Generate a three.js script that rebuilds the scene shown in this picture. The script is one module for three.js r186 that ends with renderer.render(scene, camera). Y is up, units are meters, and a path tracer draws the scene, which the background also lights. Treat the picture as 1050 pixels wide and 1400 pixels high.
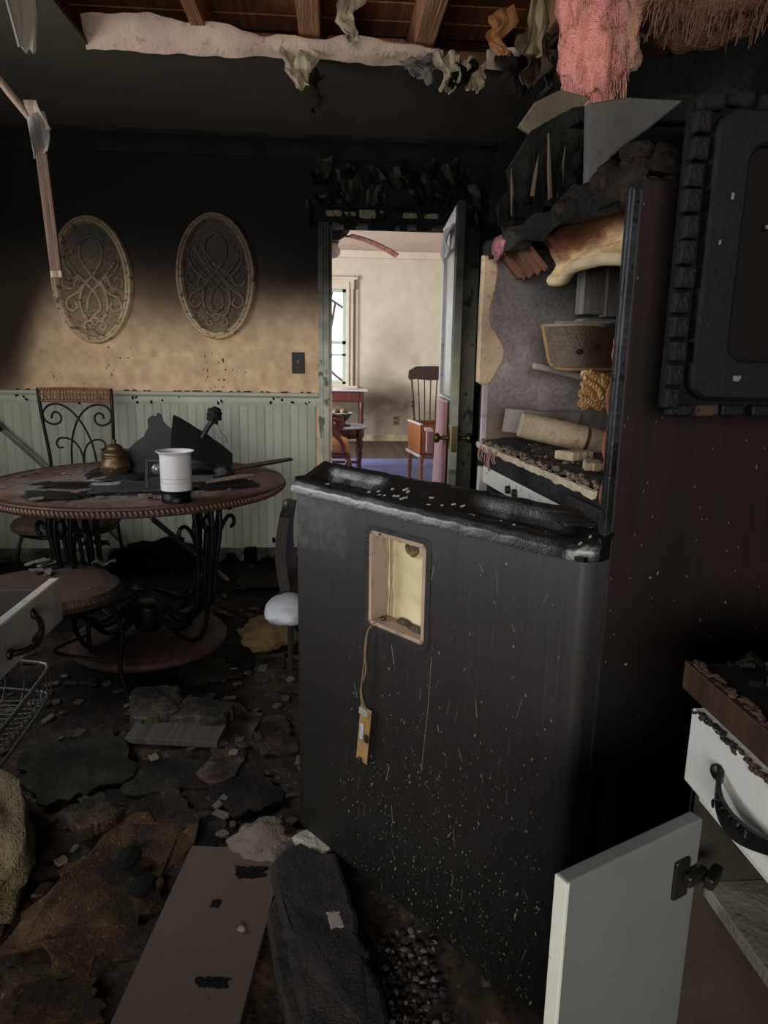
import * as THREE from 'three';
import { RoundedBoxGeometry } from 'three/addons/geometries/RoundedBoxGeometry.js';
import { mergeGeometries, mergeVertices, toCreasedNormals } from 'three/addons/utils/BufferGeometryUtils.js';
import { ImprovedNoise } from 'three/addons/math/ImprovedNoise.js';
import { RectAreaLightUniformsLib } from 'three/addons/lights/RectAreaLightUniformsLib.js';

// ---------------------------------------------------------------- camera, sky, lights, exposure
const scene = new THREE.Scene();
const camera = new THREE.PerspectiveCamera(72.2, 1050 / 1400, 0.05, 200);
camera.position.set(0, 1.255, 0);
camera.rotation.set(-0.2156, -0.07505, 0.016, 'YXZ');
const renderer = new THREE.WebGLRenderer({ antialias: true });
renderer.toneMapping = THREE.LinearToneMapping;
renderer.toneMappingExposure = 1.3;
renderer.shadowMap.enabled = true;
scene.background = new THREE.Color().setRGB(1.9, 2.05, 2.2);
RectAreaLightUniformsLib.init();
function windowLight(x, y, z, w, h, tx, ty, tz, rgb, intensity, name) {   // daylight that falls through an opening
  const l = new THREE.RectAreaLight(new THREE.Color().setRGB(...rgb), intensity, w, h);
  l.name = name; l.position.set(x, y, z); l.lookAt(tx, ty, tz); scene.add(l);
}
windowLight(-0.55, 1.5, 2.3, 1.5, 1.0, -0.55, 1.4, -3, [1.0, 0.95, 0.88], 14, 'rear_window_daylight');
windowLight(-1.97, 1.6, -1.8, 1.0, 0.9, 1, 1.5, -2.0, [0.97, 0.98, 1.0], 7.0, 'side_window_daylight');
windowLight(-2.45, 1.5, -7.6, 1.6, 1.4, 2, 1.2, -8.2, [1.0, 0.97, 0.95], 20, 'far_room_daylight');

// ---------------------------------------------------------------- helpers
let seed = 7;
const rnd = () => { seed = (seed + 0x6d2b79f5) | 0; let t = Math.imul(seed ^ (seed >>> 15), 1 | seed); t = (t + Math.imul(t ^ (t >>> 7), 61 | t)) ^ t; return ((t ^ (t >>> 14)) >>> 0) / 4294967296; };
const rr = (a, b) => a + (b - a) * rnd();
const lerp = (a, b, t) => a + (b - a) * t, clamp = (x, a = 0, b = 1) => Math.min(b, Math.max(a, x));
const smooth = (a, b, x) => { const t = clamp((x - a) / (b - a)); return t * t * (3 - 2 * t); };
const V = (x, y, z) => new THREE.Vector3(x, y, z);
const perlin = new ImprovedNoise();
const n3 = (x, y, z) => perlin.noise(x + 31.7, y + 17.3, z + 5.1);
const fb3 = (x, y, z, o = 4) => { let s = 0, a = 0.5; for (let i = 0; i < o; i++) { s += a * n3(x, y, z); x *= 2.03; y *= 2.03; z *= 2.03; a *= 0.5; } return s; };
const hash = (x, y, s) => { let h = Math.imul(x, 374761393) ^ Math.imul(y, 668265263) ^ Math.imul(s, 1442695041); h = Math.imul(h ^ (h >>> 13), 1274126177); return ((h ^ (h >>> 16)) >>> 0) / 4294967296; };
function vn(x, y, px, py, s) {                                     // value noise that tiles
  const ix = Math.floor(x), iy = Math.floor(y), fx = x - ix, fy = y - iy, u = fx * fx * (3 - 2 * fx), v = fy * fy * (3 - 2 * fy);
  const m = (a, b) => ((a % b) + b) % b, x0 = m(ix, px), x1 = m(ix + 1, px), y0 = m(iy, py), y1 = m(iy + 1, py);
  return lerp(lerp(hash(x0, y0, s), hash(x1, y0, s), u), lerp(hash(x0, y1, s), hash(x1, y1, s), u), v);
}
const fbm = (u, v, px, py, s, o = 5) => { let t = 0, a = 0.5, n = 0; for (let i = 0; i < o; i++) { t += a * vn(u * px, v * py, px, py, s + i); n += a; a *= 0.5; px *= 2; py *= 2; } return t / n; };
function tex(w, h, fn, srgb = true) {
  const d = new Uint8Array(w * h * 4);
  for (let y = 0; y < h; y++) for (let x = 0; x < w; x++) {
    const c = fn((x + 0.5) / w, (y + 0.5) / h), i = (y * w + x) * 4;
    if (typeof c === 'number') d[i] = d[i + 1] = d[i + 2] = clamp(c, 0, 1) * 255;
    else { d[i] = clamp(c[0], 0, 255); d[i + 1] = clamp(c[1], 0, 255); d[i + 2] = clamp(c[2], 0, 255); }
    d[i + 3] = 255;
  }
  const t = new THREE.DataTexture(d, w, h); t.magFilter = THREE.LinearFilter; t.minFilter = THREE.LinearFilter;
  t.wrapS = t.wrapT = THREE.RepeatWrapping; if (srgb) t.colorSpace = THREE.SRGBColorSpace; t.needsUpdate = true; return t;
}
function canvasTex(w, h, draw) {
  const c = document.createElement('canvas'); c.width = w; c.height = h; draw(c.getContext('2d'), w, h);
  const t = new THREE.CanvasTexture(c); t.colorSpace = THREE.SRGBColorSpace; t.magFilter = THREE.LinearFilter; return t;
}
const rep = (t, a, b = a) => { const c = t.clone(); c.repeat.set(a, b); c.needsUpdate = true; return c; };

// shared grey patterns, multiplied by the material's colour; uv are metres
const MOTTLE = tex(512, 512, (u, v) => 0.72 + 0.36 * fbm(u, v, 6, 6, 1) - 0.25 * Math.max(0, fbm(u, v, 40, 40, 9, 3) - 0.66) * 3);
const GRAIN = tex(512, 512, (u, v) => 0.62 + 0.42 * fbm(u, v, 40, 3, 21) + 0.12 * (fbm(u, v, 120, 2, 22, 2) - 0.5));
const SOOT = tex(512, 512, (u, v) => { const a = fbm(u, v, 5, 5, 31), b = fbm(u, v, 60, 60, 37, 3); return clamp(0.25 + 1.1 * (a - 0.2) + 0.5 * (b - 0.5) - (b > 0.68 ? 0.3 : 0)); });
const FIBRE = tex(512, 512, (u, v) => 0.6 + 0.45 * fbm(u, v, 50, 8, 41) + 0.25 * (fbm(u, v, 8, 8, 47) - 0.5));
const GRIT = tex(512, 512, (u, v) => { const a = fbm(u, v, 14, 14, 51), b = vn(u * 130, v * 130, 130, 130, 58), c = fbm(u, v, 4, 4, 59); return clamp(0.35 + 0.7 * (a - 0.3) + 0.5 * (c - 0.4) + (b > 0.9 ? 0.35 : b < 0.15 ? -0.2 : 0)); });
const BUMP = tex(512, 512, (u, v) => 0.6 * fbm(u, v, 16, 16, 61) + 0.4 * fbm(u, v, 70, 70, 67, 3), false);
const BUMPG = tex(512, 512, (u, v) => fbm(u, v, 60, 4, 71), false);
const CLEAN = tex(256, 256, (u, v) => 0.9 + 0.12 * fbm(u, v, 5, 5, 81) - (vn(u * 90, v * 90, 90, 90, 83) > 0.985 ? 0.25 : 0));
const maps = { clean: [CLEAN, BUMP], mottle: [MOTTLE, BUMP], grain: [GRAIN, BUMPG], soot: [SOOT, BUMP], fibre: [FIBRE, BUMPG], grit: [GRIT, BUMP] };
const made = {};
function mat(hex, kind = 'mottle', o = {}) {
  const key = hex + kind + JSON.stringify(o); if (made[key]) return made[key];
  const { scale = 1.5, bump = 0.002, rough = 0.85, metal = 0, side, spec } = o;
  const m = spec || (kind === 'soot' && !metal) ? new THREE.MeshPhysicalMaterial({ specularIntensity: spec ?? 0.35 }) : new THREE.MeshStandardMaterial();
  m.color.set(hex); m.roughness = rough; m.metalness = metal;
  if (kind !== 'plain') { m.map = rep(maps[kind][0], scale); if (bump) { m.bumpMap = rep(maps[kind][1], scale * 2); m.bumpScale = bump; } }
  if (side) m.side = side;
  return made[key] = m;
}
// geometry -------------------------------------------------------
function boxUV(g) {                                                  // uv in metres by the dominant axis
  if (g.index) g = g.toNonIndexed();
  const p = g.attributes.position, n = g.attributes.normal, uv = new Float32Array(p.count * 2);
  for (let i = 0; i < p.count; i += 3) {
    let ax = 0, ay = 0, az = 0;
    for (let k = 0; k < 3; k++) { ax += Math.abs(n.getX(i + k)); ay += Math.abs(n.getY(i + k)); az += Math.abs(n.getZ(i + k)); }
    for (let k = 0; k < 3; k++) {
      const x = p.getX(i + k), y = p.getY(i + k), z = p.getZ(i + k), j = (i + k) * 2;
      if (ax >= ay && ax >= az) { uv[j] = z; uv[j + 1] = y; } else if (ay >= az) { uv[j] = x; uv[j + 1] = z; } else { uv[j] = x; uv[j + 1] = y; }
    }
  }
  g.setAttribute('uv', new THREE.BufferAttribute(uv, 2));
  for (const k of Object.keys(g.attributes)) if (!['position', 'normal', 'uv'].includes(k)) g.deleteAttribute(k);
  return g;
}
function planar(g, ua, u0, du, va, v0, dv) {                          // uv spread once over a face
  const p = g.attributes.position, uv = new Float32Array(p.count * 2), get = { x: 'getX', y: 'getY', z: 'getZ' };
  for (let i = 0; i < p.count; i++) { uv[i * 2] = (p[get[ua]](i) - u0) / du; uv[i * 2 + 1] = (p[get[va]](i) - v0) / dv; }
  g.setAttribute('uv', new THREE.BufferAttribute(uv, 2)); return g;
}
const merge = (l) => mergeGeometries(l.map((g) => boxUV(g)));
const at = (g, x, y, z, rx = 0, ry = 0, rz = 0) => { g.applyMatrix4(new THREE.Matrix4().compose(V(x, y, z), new THREE.Quaternion().setFromEuler(new THREE.Euler(rx, ry, rz)), V(1, 1, 1))); return g; };
const box = (w, h, d, r = 0) => boxUV(r ? new RoundedBoxGeometry(w, h, d, 2, Math.min(r, w / 2.1, h / 2.1, d / 2.1)) : new THREE.BoxGeometry(w, h, d));
const bxa = (x0, x1, y0, y1, z0, z1, r = 0) => at(box(x1 - x0, y1 - y0, z1 - z0, r), (x0 + x1) / 2, (y0 + y1) / 2, (z0 + z1) / 2);
const lathe = (pts, n = 40) => boxUV(new THREE.LatheGeometry(pts.map(([r, y]) => new THREE.Vector2(r, y)), n));
function tube(pts, r = 0.006, seg = 0, rad = 8, closed = false) {
  const c = new THREE.CatmullRomCurve3(pts.map((p) => V(...p)), closed, 'centripetal');
  const g = new THREE.TubeGeometry(c, seg || pts.length * 6, r, rad, closed);
  if (closed) return boxUV(g);
  const a = new THREE.SphereGeometry(r, rad, 4), b = a.clone(); a.translate(...pts[0]); b.translate(...pts[pts.length - 1]);
  return merge([g, a, b]);
}
function extrude(pts, d, bevel = 0.002, holes = []) {
  const s = new THREE.Shape(pts.map(([x, y]) => new THREE.Vector2(x, y)));
  for (const h of holes) s.holes.push(new THREE.Path(h.map(([x, y]) => new THREE.Vector2(x, y))));
  return boxUV(new THREE.ExtrudeGeometry(s, { depth: d, bevelEnabled: bevel > 0, bevelThickness: bevel, bevelSize: bevel, bevelSegments: 1, steps: 1 }));
}
function sheet(fn, nu, nv, th) {                                      // a curved sheet with thickness
  const P = [], N = [], e = 1e-3;
  for (let j = 0; j <= nv; j++) for (let i = 0; i <= nu; i++) {
    const u = i / nu, v = j / nv, p = fn(u, v), a = fn(Math.min(1, u + e), v).sub(fn(Math.max(0, u - e), v)), b = fn(u, Math.min(1, v + e)).sub(fn(u, Math.max(0, v - e)));
    P.push(p); N.push(a.cross(b).normalize());
  }
  const W = nu + 1, n = P.length, pos = [], idx = [];
  for (let s = 0; s < 2; s++) for (let i = 0; i < n; i++) { const q = P[i].clone().addScaledVector(N[i], (s ? -0.5 : 0.5) * th); pos.push(q.x, q.y, q.z); }
  for (let j = 0; j < nv; j++) for (let i = 0; i < nu; i++) { const a = j * W + i, b = a + 1, c = a + W, d = c + 1; idx.push(a, b, d, a, d, c, n + a, n + d, n + b, n + a, n + c, n + d); }
  const rim = (a, b) => idx.push(a, n + a, n + b, a, n + b, b);
  for (let i = 0; i < nu; i++) { rim(i, i + 1); rim(nv * W + i + 1, nv * W + i); }
  for (let j = 0; j < nv; j++) { rim((j + 1) * W, j * W); rim(j * W + nu, (j + 1) * W + nu); }
  const g = new THREE.BufferGeometry(); g.setAttribute('position', new THREE.Float32BufferAttribute(pos, 3)); g.setIndex(idx);
  return boxUV(toCreasedNormals(g, 0.9));
}
function jag(w, d, sd, amp = 0.12, n = 44) {                          // broken outline round a w x d rectangle
  const pts = [];
  for (let i = 0; i < n; i++) {
    const a = (i / n) * Math.PI * 2, c = Math.cos(a), s = Math.sin(a), k = 1 / Math.max(Math.abs(c) / (w / 2), Math.abs(s) / (d / 2));
    const f = 1 - amp * 1.4 * Math.abs(n3(c * 2.1 + sd * 3.7, s * 2.1, sd)) - amp * 0.35 * hash(i, sd | 0, 5) - amp * 0.5 * Math.abs(n3(c * 6 + sd, s * 6, sd * 2.1));
    pts.push([c * k * f, s * k * f]);
  }
  return pts;
}
function slab(w, d, t, sd, amp = 0.12, warp = 0.012) {                // a broken flat piece lying in xz, underside at 0
  let g = new THREE.ExtrudeGeometry(new THREE.Shape(jag(w, d, sd, amp).map(([x, y]) => new THREE.Vector2(x, y))), { depth: t, bevelEnabled: true, bevelThickness: t * 0.12, bevelSize: t * 0.2, bevelSegments: 1 });
  g.rotateX(-Math.PI / 2); g.translate(0, t * 0.12, 0);
  const p = g.attributes.position;
  for (let i = 0; i < p.count; i++) p.setY(i, p.getY(i) + warp * (0.6 + n3(p.getX(i) * 5 + sd, p.getZ(i) * 5, sd * 1.3)));
  g.computeVertexNormals(); return boxUV(g);
}
function blob(rx, ry, rz, sd, amp = 0.35, f = 3, det = 4, flat = false) {
  let g = mergeVertices(new THREE.IcosahedronGeometry(1, det).deleteAttribute('uv').deleteAttribute('normal'));
  const p = g.attributes.position;
  for (let i = 0; i < p.count; i++) {
    const v = V(p.getX(i), p.getY(i), p.getZ(i)), k = 1 + amp * 2 * fb3(v.x * f * 0.5 + sd * 7.1, v.y * f * 0.5, v.z * f * 0.5 + sd, 5);
    p.setXYZ(i, v.x * rx * k, v.y * ry * k, v.z * rz * k);
    if (flat && p.getY(i) < -ry * 0.55) p.setY(i, -ry * 0.55);
  }
  g.computeVertexNormals(); return boxUV(g);
}
const ell = (a, b, n = 48) => Array.from({ length: n }, (_, i) => [a * Math.cos(i / n * 2 * Math.PI), b * Math.sin(i / n * 2 * Math.PI)]);

// scene bookkeeping ----------------------------------------------
const taken = {};
function numbered(n) { taken[n] = (taken[n] ?? -1) + 1; return taken[n] ? n + '_' + String(taken[n]).padStart(3, '0') : n; }
function thing(name, label, category, [x, y, z] = [0, 0, 0], turn = 0, group) {
  const o = new THREE.Group(); o.name = numbered(name); o.position.set(x, y, z); o.rotation.y = turn; scene.add(o);
  o.userData = { label, category }; if (group) o.userData.group = group; return o;
}
function one(name, label, category, geo, m, pos = [0, 0, 0], rot = [0, 0, 0], group) {   // a thing that is a single mesh
  const o = new THREE.Mesh(geo, m); o.name = numbered(name); o.position.set(...pos); o.rotation.set(...rot); scene.add(o);
  o.userData = { label, category }; if (group) o.userData.group = group; return o;
}
function part(parent, name, geo, m, label, stuff) {
  const o = new THREE.Mesh(geo, m);
  let k = 0, n = name; const used = new Set(parent.children.map((c) => c.name)); while (used.has(n)) n = name + '_' + String(++k).padStart(3, '0');
  o.name = n; parent.add(o); if (label) o.userData.label = label; if (stuff) o.userData.kind = 'stuff'; return o;
}
function struct(name, label) { const o = new THREE.Group(); o.name = name; o.userData = { kind: 'structure', label }; scene.add(o); return o; }
function copy(src, label) { const c = src.clone(); c.name = numbered(src.name.replace(/_\d{3}$/, '')); if (label) c.userData = { ...src.userData, label }; scene.add(c); return c; }

// soot that stains a surface from a height upward; the picture is spread over y0..y1 of the thing
function sootMap(clean, soot, mid, width, sd, w = 128, h = 256) {
  const a = new THREE.Color(clean), b = new THREE.Color(soot), A = [a.r, a.g, a.b].map((c) => 255 * (c <= 0.0031 ? c * 12.92 : 1.055 * c ** (1 / 2.4) - 0.055)), B = [b.r, b.g, b.b].map((c) => 255 * (c <= 0.0031 ? c * 12.92 : 1.055 * c ** (1 / 2.4) - 0.055));
  return tex(w, h, (u, v) => {
    const n = fbm(u, v, 4, 6, sd) - 0.5, k = smooth(mid - width, mid + width, v + n * 0.25), g = 0.86 + 0.28 * fbm(u, v, 24, 48, sd + 9, 3), f = fbm(u, v, 30, 40, sd + 20, 2) > 0.72 ? 0.6 : 1;
    return [0, 1, 2].map((c) => lerp(A[c], B[c], k) * g * f);
  });
}
const mapMat = (map, rough = 0.85, bump = 0.0015) => new THREE.MeshPhysicalMaterial({ map, roughness: rough, bumpMap: bump ? BUMP : null, bumpScale: bump, specularIntensity: 0.35 });
const CH = { black: mat('#110f0c', 'soot', { bump: 0.004, rough: 0.9 }), brown: mat('#3a2a20', 'soot', { bump: 0.004 }), olive: mat('#1f1d18', 'soot', { bump: 0.003 }) };

// ---------------------------------------------------------------- the kitchen shell
const WALLX = -2.0, H = 2.43, TOP = 2.82;
{
  const paper = tex(1024, 768, (u, v) => {
    const x = -2.1 + u * 3.4, y = v * 2.9, n = fbm(u, v, 9, 8, 101) - 0.5, fine = fbm(u, v, 70, 60, 111, 3);
    let edge = 1.47 + n * 0.16 + 0.04 * Math.sin(x * 4.3 + 1);
    const side = smooth(-1.55, -1.9, x);                                   // the dark zone comes lower beside the left corner
    edge -= side * 0.45;
    let s = Math.max(smooth(edge - 0.2, edge + 0.3, y), smooth(0.8, 0.86, x) * 0.97);
    const deep = Math.max(smooth(1.55, 2.1, y + n * 0.25 + smooth(-0.55, -0.1, x) * 0.25), smooth(0.8, 0.86, x));
    let c = [232, 198, 160].map((q) => q * (0.86 + 0.26 * fine));
    const mid = [58, 48, 39], top = [11, 10, 8];
    c = c.map((q, i) => lerp(q, lerp(mid[i], top[i], deep), s));
    const spot = vn(u * 260, v * 200, 260, 200, 131) * (0.6 + 0.5 * fbm(u, v, 12, 10, 137, 2));
    if (spot > 0.9) c = c.map((q) => q * 0.35);
    return c;
  });
  const wb = struct('wall_back', 'wallpapered kitchen wall blackened by soot above a white wainscot');
  const pg = merge([bxa(-2.12, -0.015, 0, TOP, -4.37, -4.25), bxa(-0.015, 0.69, 2.0, TOP, -4.37, -4.25), bxa(0.69, 1.3, 0, TOP, -4.37, -4.25)]);
  part(wb, 'plaster', planar(pg, 'x', -2.1, 3.4, 'y', 0, 2.9), mapMat(paper, 0.9));
  const white = [mat('#c3c7b4', 'clean', { bump: 0.001, rough: 0.6 }), mat('#bcc0ad', 'clean', { bump: 0.001, rough: 0.6, scale: 1.1 }), mat('#c8cbb9', 'clean', { bump: 0.001, rough: 0.6, scale: 0.8 })];
  const bg = merge([bxa(0.0005, 0.0435, 0.08, 0.985, 0, 0.012, 0.002), bxa(0.0435, 0.0495, 0.08, 0.985, 0, 0.0105, 0.002)]);
  for (let i = 0, x = -1.999; x < -0.1; i++, x += 0.05) { const b = part(wb, 'board', bg, white[(i * 7) % 3]); b.position.set(x, 0, -4.25); }
  const railP = [[0, 0.97], [0.012, 0.97], [0.016, 0.985], [0.012, 0.992], [0.012, 1.015], [0.022, 1.02], [0.03, 1.03], [0.03, 1.042], [0.02, 1.047], [0, 1.047]];
  const along = (prof, x0, x1, z) => { const g = extrude(prof, x1 - x0, 0); g.rotateY(Math.PI / 2); g.scale(1, 1, -1); const p = g.attributes; void p; return at(g, x0, 0, z); };
  const profX = (prof, x0, x1, z) => {                                   // sweep a (depth, height) profile along x
    const pos = [], idx = [], n = prof.length; for (const x of [x0, x1]) for (const [d, y] of prof) pos.push(x, y, z + d);
    for (let i = 0; i < n; i++) { const j = (i + 1) % n; idx.push(i, n + i, n + j, i, n + j, j); }
    const f = THREE.ShapeUtils.triangulateShape(prof.map(([a, b]) => new THREE.Vector2(a, b)), []); for (const [a, b, c] of f) idx.push(a, b, c, n + a, n + c, n + b);
    const g = new THREE.BufferGeometry(); g.setAttribute('position', new THREE.Float32BufferAttribute(pos, 3)); g.setIndex(idx); return boxUV(toCreasedNormals(g, 0.5));
  };
  part(wb, 'chair_rail', profX(railP, -2.0, -0.08, -4.25), mat('#c9ccba', 'clean', { bump: 0.001, rough: 0.55 }));
  part(wb, 'baseboard', profX([[0, 0], [0.018, 0], [0.018, 0.085], [0.012, 0.1], [0, 0.1]], -2.0, -0.08, -4.25), mat('#b9bba9', 'soot', { bump: 0.001 }));
  const flakes = [];
  for (let i = 0; i < 70; i++) { const top = i < 46, x = i < 26 ? rr(-1.1, -0.1) : rr(-1.95, -0.1); flakes.push(at(slab(rr(0.008, 0.028), rr(0.006, 0.014), 0.004, i + 3, 0.3, 0.002), x, top ? 1.047 : rr(0.975, 1.02), top ? -4.25 + rr(0.006, 0.024) : -4.236, top ? 0 : 1.4, rr(0, 3), 0)); }
  part(wb, 'soot_flake', merge(flakes), CH.black, 'black soot flakes caught on the chair rail', true);
  // burnt holes and peeling along the foot of the wainscot
  for (const [x, y, w, h] of [[-1.16, 0.1, 0.3, 0.05], [-0.9, 0.12, 0.1, 0.04], [-0.78, 0.07, 0.12, 0.06], [-0.62, 0.05, 0.07, 0.05], [-0.28, 0.1, 0.06, 0.04], [-0.36, 0.15, 0.02, 0.04], [-0.15, 0.08, 0.05, 0.05], [-1.4, 0.14, 0.14, 0.04]]) {
    const g = slab(w, h, 0.006, Math.round(x * 90 + 200), 0.45, 0.003); g.rotateX(Math.PI / 2); part(wb, 'burnt_patch', at(g, x, y, -4.226), CH.black);
  }
  // blistered black paint hanging over the doorway
  for (let i = 0; i < 46; i++) {
    const x = rr(-0.12, 0.86), y = 2.11 + 0.26 * rnd() ** 1.3, w = rr(0.03, 0.11), h = rr(0.05, 0.15), cur = rr(0.02, 0.06), sk = rr(-0.04, 0.05), sd = rr(0, 50);
    const g = sheet((u, v) => V((u - 0.5) * w * (1 - 0.5 * v * v) + sk * v, -v * h + 0.02 * n3(u * 3, sd, v * 2), cur * v * v + 0.012 * Math.sin(u * 6 + sd) + 0.015 * n3(u * 2, v * 3, sd)), 5, 6, 0.002);
    const f = part(wb, 'paint_flake', at(g, x, y, -4.238), rnd() < 0.8 ? mat('#24231d', 'soot', { rough: 0.5, bump: 0.002 }) : mat('#4a463a', 'soot', { rough: 0.5, bump: 0.002 })); void f;
  }
  void along;
  // trim round the doorway, crown moulding
  const t1 = struct('trim_1', 'scorched white casing round the doorway');
  const casing = mapMat(sootMap('#c4c3b2', '#1d1b17', 0.76, 0.16, 201), 0.6);
  const cg = (x0, x1) => planar(merge([bxa(x0, x1, 0, 2.06, -4.25, -4.232, 0.004), bxa(x0 + 0.012, x0 + 0.03, 0, 2.05, -4.24, -4.226, 0.005), bxa(x1 - 0.022, x1 - 0.004, 0, 2.05, -4.24, -4.224, 0.005)]), 'x', -0.5, 1, 'y', 0, 2.1);
  part(t1, 'side_casing', cg(-0.082, -0.015), casing); part(t1, 'side_casing', cg(0.69, 0.85), casing);
  const jam = planar(merge([bxa(-0.018, -0.002, 0, 2.0, -4.38, -4.24), bxa(0.675, 0.691, 0, 2.0, -4.38, -4.24), bxa(-0.018, 0.691, 1.985, 2.0, -4.38, -4.24), bxa(0.755, 0.775, 0, 2.0, -4.25, -4.212, 0.004)]), 'x', -0.5, 1, 'y', 0, 2.1);
  part(t1, 'jamb', jam, casing);
  part(t1, 'head_casing', merge([bxa(-0.1, 0.8, 2.0, 2.075, -4.25, -4.222, 0.006), bxa(-0.11, 0.81, 2.075, 2.092, -4.25, -4.205, 0.004)]), CH.black);
  for (const [x, w, h] of [[0.01, 0.1, 0.035], [0.1, 0.07, 0.02], [0.22, 0.15, 0.05], [0.44, 0.09, 0.03], [0.56, 0.085, 0.03]]) part(t1, 'bare_patch', at(slab(w, h, 0.005, Math.round(x * 100 + 40), 0.2, 0.002), x, 2.045, -4.222, Math.PI / 2), mat('#8f8468', 'soot', { bump: 0.002 }));
  for (const [x, w] of [[0.28, 0.18], [0.52, 0.1], [0.4, 0.05], [0.1, 0.08]]) part(t1, 'charred_strip', at(slab(w, 0.05, 0.012, Math.round(x * 77), 0.3), x, 1.985, -4.235, Math.PI / 2), CH.black);
  const t2 = struct('trim_2', 'sooty crown moulding above the back wall');
  part(t2, 'crown', profX([[0, 2.33], [0.012, 2.33], [0.018, 2.35], [0.03, 2.37], [0.055, 2.395], [0.08, 2.41], [0.085, 2.43], [0, 2.43]], -2.0, 0.9, -4.25), CH.olive);

  const wr = struct('wall_right', 'sooty dark kitchen wall behind the refrigerator');
  const rs = extrude([[0.9, 4.25], [1.16, 3.45], [1.16, -2.42], [1.3, -2.42], [1.3, 4.37], [0.9, 4.37]], TOP, 0); rs.rotateX(-Math.PI / 2);
  part(wr, 'plaster', boxUV(rs), mat('#2a2922', 'soot', { bump: 0.003, scale: 0.8 }));
  const wl = struct('wall_left', 'sooty kitchen wall with a window opening');
  part(wl, 'plaster', merge([bxa(-2.12, WALLX, 0, TOP, -4.25, -2.3), bxa(-2.12, WALLX, 0, TOP, -1.3, 2.42), bxa(-2.12, WALLX, 0, 1.15, -2.3, -1.3), bxa(-2.12, WALLX, 2.05, TOP, -2.3, -1.3)]), mat('#5b5044', 'soot', { bump: 0.002, scale: 0.7 }));
  const wq = struct('wall_rear', 'kitchen wall behind the viewer with a window opening');
  part(wq, 'plaster', merge([bxa(WALLX, -1.3, 0, TOP, 2.3, 2.42), bxa(0.2, 1.16, 0, TOP, 2.3, 2.42), bxa(-1.3, 0.2, 0, 1.0, 2.3, 2.42), bxa(-1.3, 0.2, 2.0, TOP, 2.3, 2.42)]), mat('#5b5044', 'soot', { bump: 0.002, scale: 0.7 }));

  const fl = struct('floor', 'dark sooty kitchen floor'); part(fl, 'subfloor', bxa(-2.12, 1.3, -0.1, 0, -4.31, 2.42), mat('#3a3129', 'grit', { bump: 0.004, scale: 0.8 }));

  const ce = struct('ceiling', 'sooty ceiling with a large burnt hole');
  part(ce, 'panel', merge([bxa(-2.12, 1.3, H, H + 0.016, -4.25, -3.16), bxa(-2.12, -0.95, H, H + 0.016, -3.16, -0.5), bxa(-2.12, 1.3, H, H + 0.016, -0.5, 2.42)]), mat('#4d463b', 'clean', { bump: 0.002, scale: 0.7, spec: 0.3 }));
  part(ce, 'roof_deck', bxa(-2.12, 1.3, TOP, TOP + 0.1, -4.37, 2.42), CH.black);
  const wood = [mat('#93572f', 'grain', { bump: 0.004, scale: 1 }), mat('#a0643a', 'grain', { bump: 0.004, scale: 1.3 }), mat('#7d4a2b', 'grain', { bump: 0.004, scale: 0.8 })], pale = mat('#c48b60', 'grain', { bump: 0.004, scale: 1 });
  for (let i = 0, z = -3.95; z < -0.6; i++, z += 0.15) { const g = bxa(-2.0, 1.28, 2.655 + 0.004 * (i % 3), 2.68, z, z + 0.143, 0.003); part(ce, 'attic_board', g, wood[i % 3]); }
  for (const [x, w, h] of [[-1.1, 0.05, 0.14], [-0.52, 0.055, 0.15], [-0.09, 0.085, 0.15], [0.37, 0.08, 0.16], [0.86, 0.06, 0.15]]) part(ce, 'joist', at(bxa(-w / 2, w / 2, 2.65 - h, 2.65, -4.2, -0.5, 0.004), x, 0, 0), x > -0.2 ? pale : wood[1]);
  part(ce, 'crossbeam', bxa(-0.03, 0.32, 2.5, 2.6, -3.45, -3.36, 0.02), wood[0]); part(ce, 'crossbeam', bxa(0.42, 1.1, 2.47, 2.58, -3.5, -3.4, 0.02), wood[2]); part(ce, 'crossbeam', bxa(-0.48, -0.14, 2.5, 2.62, -3.5, -3.42, 0.02), wood[0]);
  const gyp = mat('#bda391', 'mottle', { bump: 0.004, rough: 0.9 }), gyp2 = mat('#b9a98c', 'fibre', { bump: 0.004 });
  const lip = (x0, x1, h0, h1, sd) => sheet((u, v) => { const x = lerp(x0, x1, u), h = lerp(h0, h1, u) * (1 + 0.5 * n3(x * 5, sd, 1)); return V(x, H - 0.008 + v * h + 0.012 * n3(x * 14, v, sd), -3.16 + 0.05 * v + 0.02 * n3(x * 4, v * 2, sd) + 0.015 * Math.sin(v * 3)); }, 60, 4, 0.014);
  part(ce, 'torn_edge', lip(-0.96, 0.44, 0.115, 0.045, 2), gyp, 'pale torn gypsum edge'); part(ce, 'torn_edge', lip(0.62, 1.15, 0.05, 0.06, 9), gyp);
  const rag = (x, y, z, w, h, sd, m) => part(ce, 'torn_paper', at(sheet((u, v) => V((u - 0.5) * w * (1 - 0.55 * v + 0.5 * n3(v * 4, sd, 2)) + 0.05 * n3(v * 2, sd, 7), -v * h + 0.03 * n3(u * 3, v, sd), 0.05 * n3(u * 3, v * 3, sd) + 0.03 * v), 10, 10, 0.006), x, y, z), m);
  rag(-0.12, 2.46, -3.12, 0.15, 0.17, 4, gyp2); rag(-0.08, 2.36, -3.1, 0.05, 0.16, 6, CH.brown); rag(0.36, 2.43, -3.1, 0.16, 0.09, 8, mat('#6d665c', 'mottle')); rag(0.46, 2.44, -3.1, 0.1, 0.14, 11, gyp2);
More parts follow.
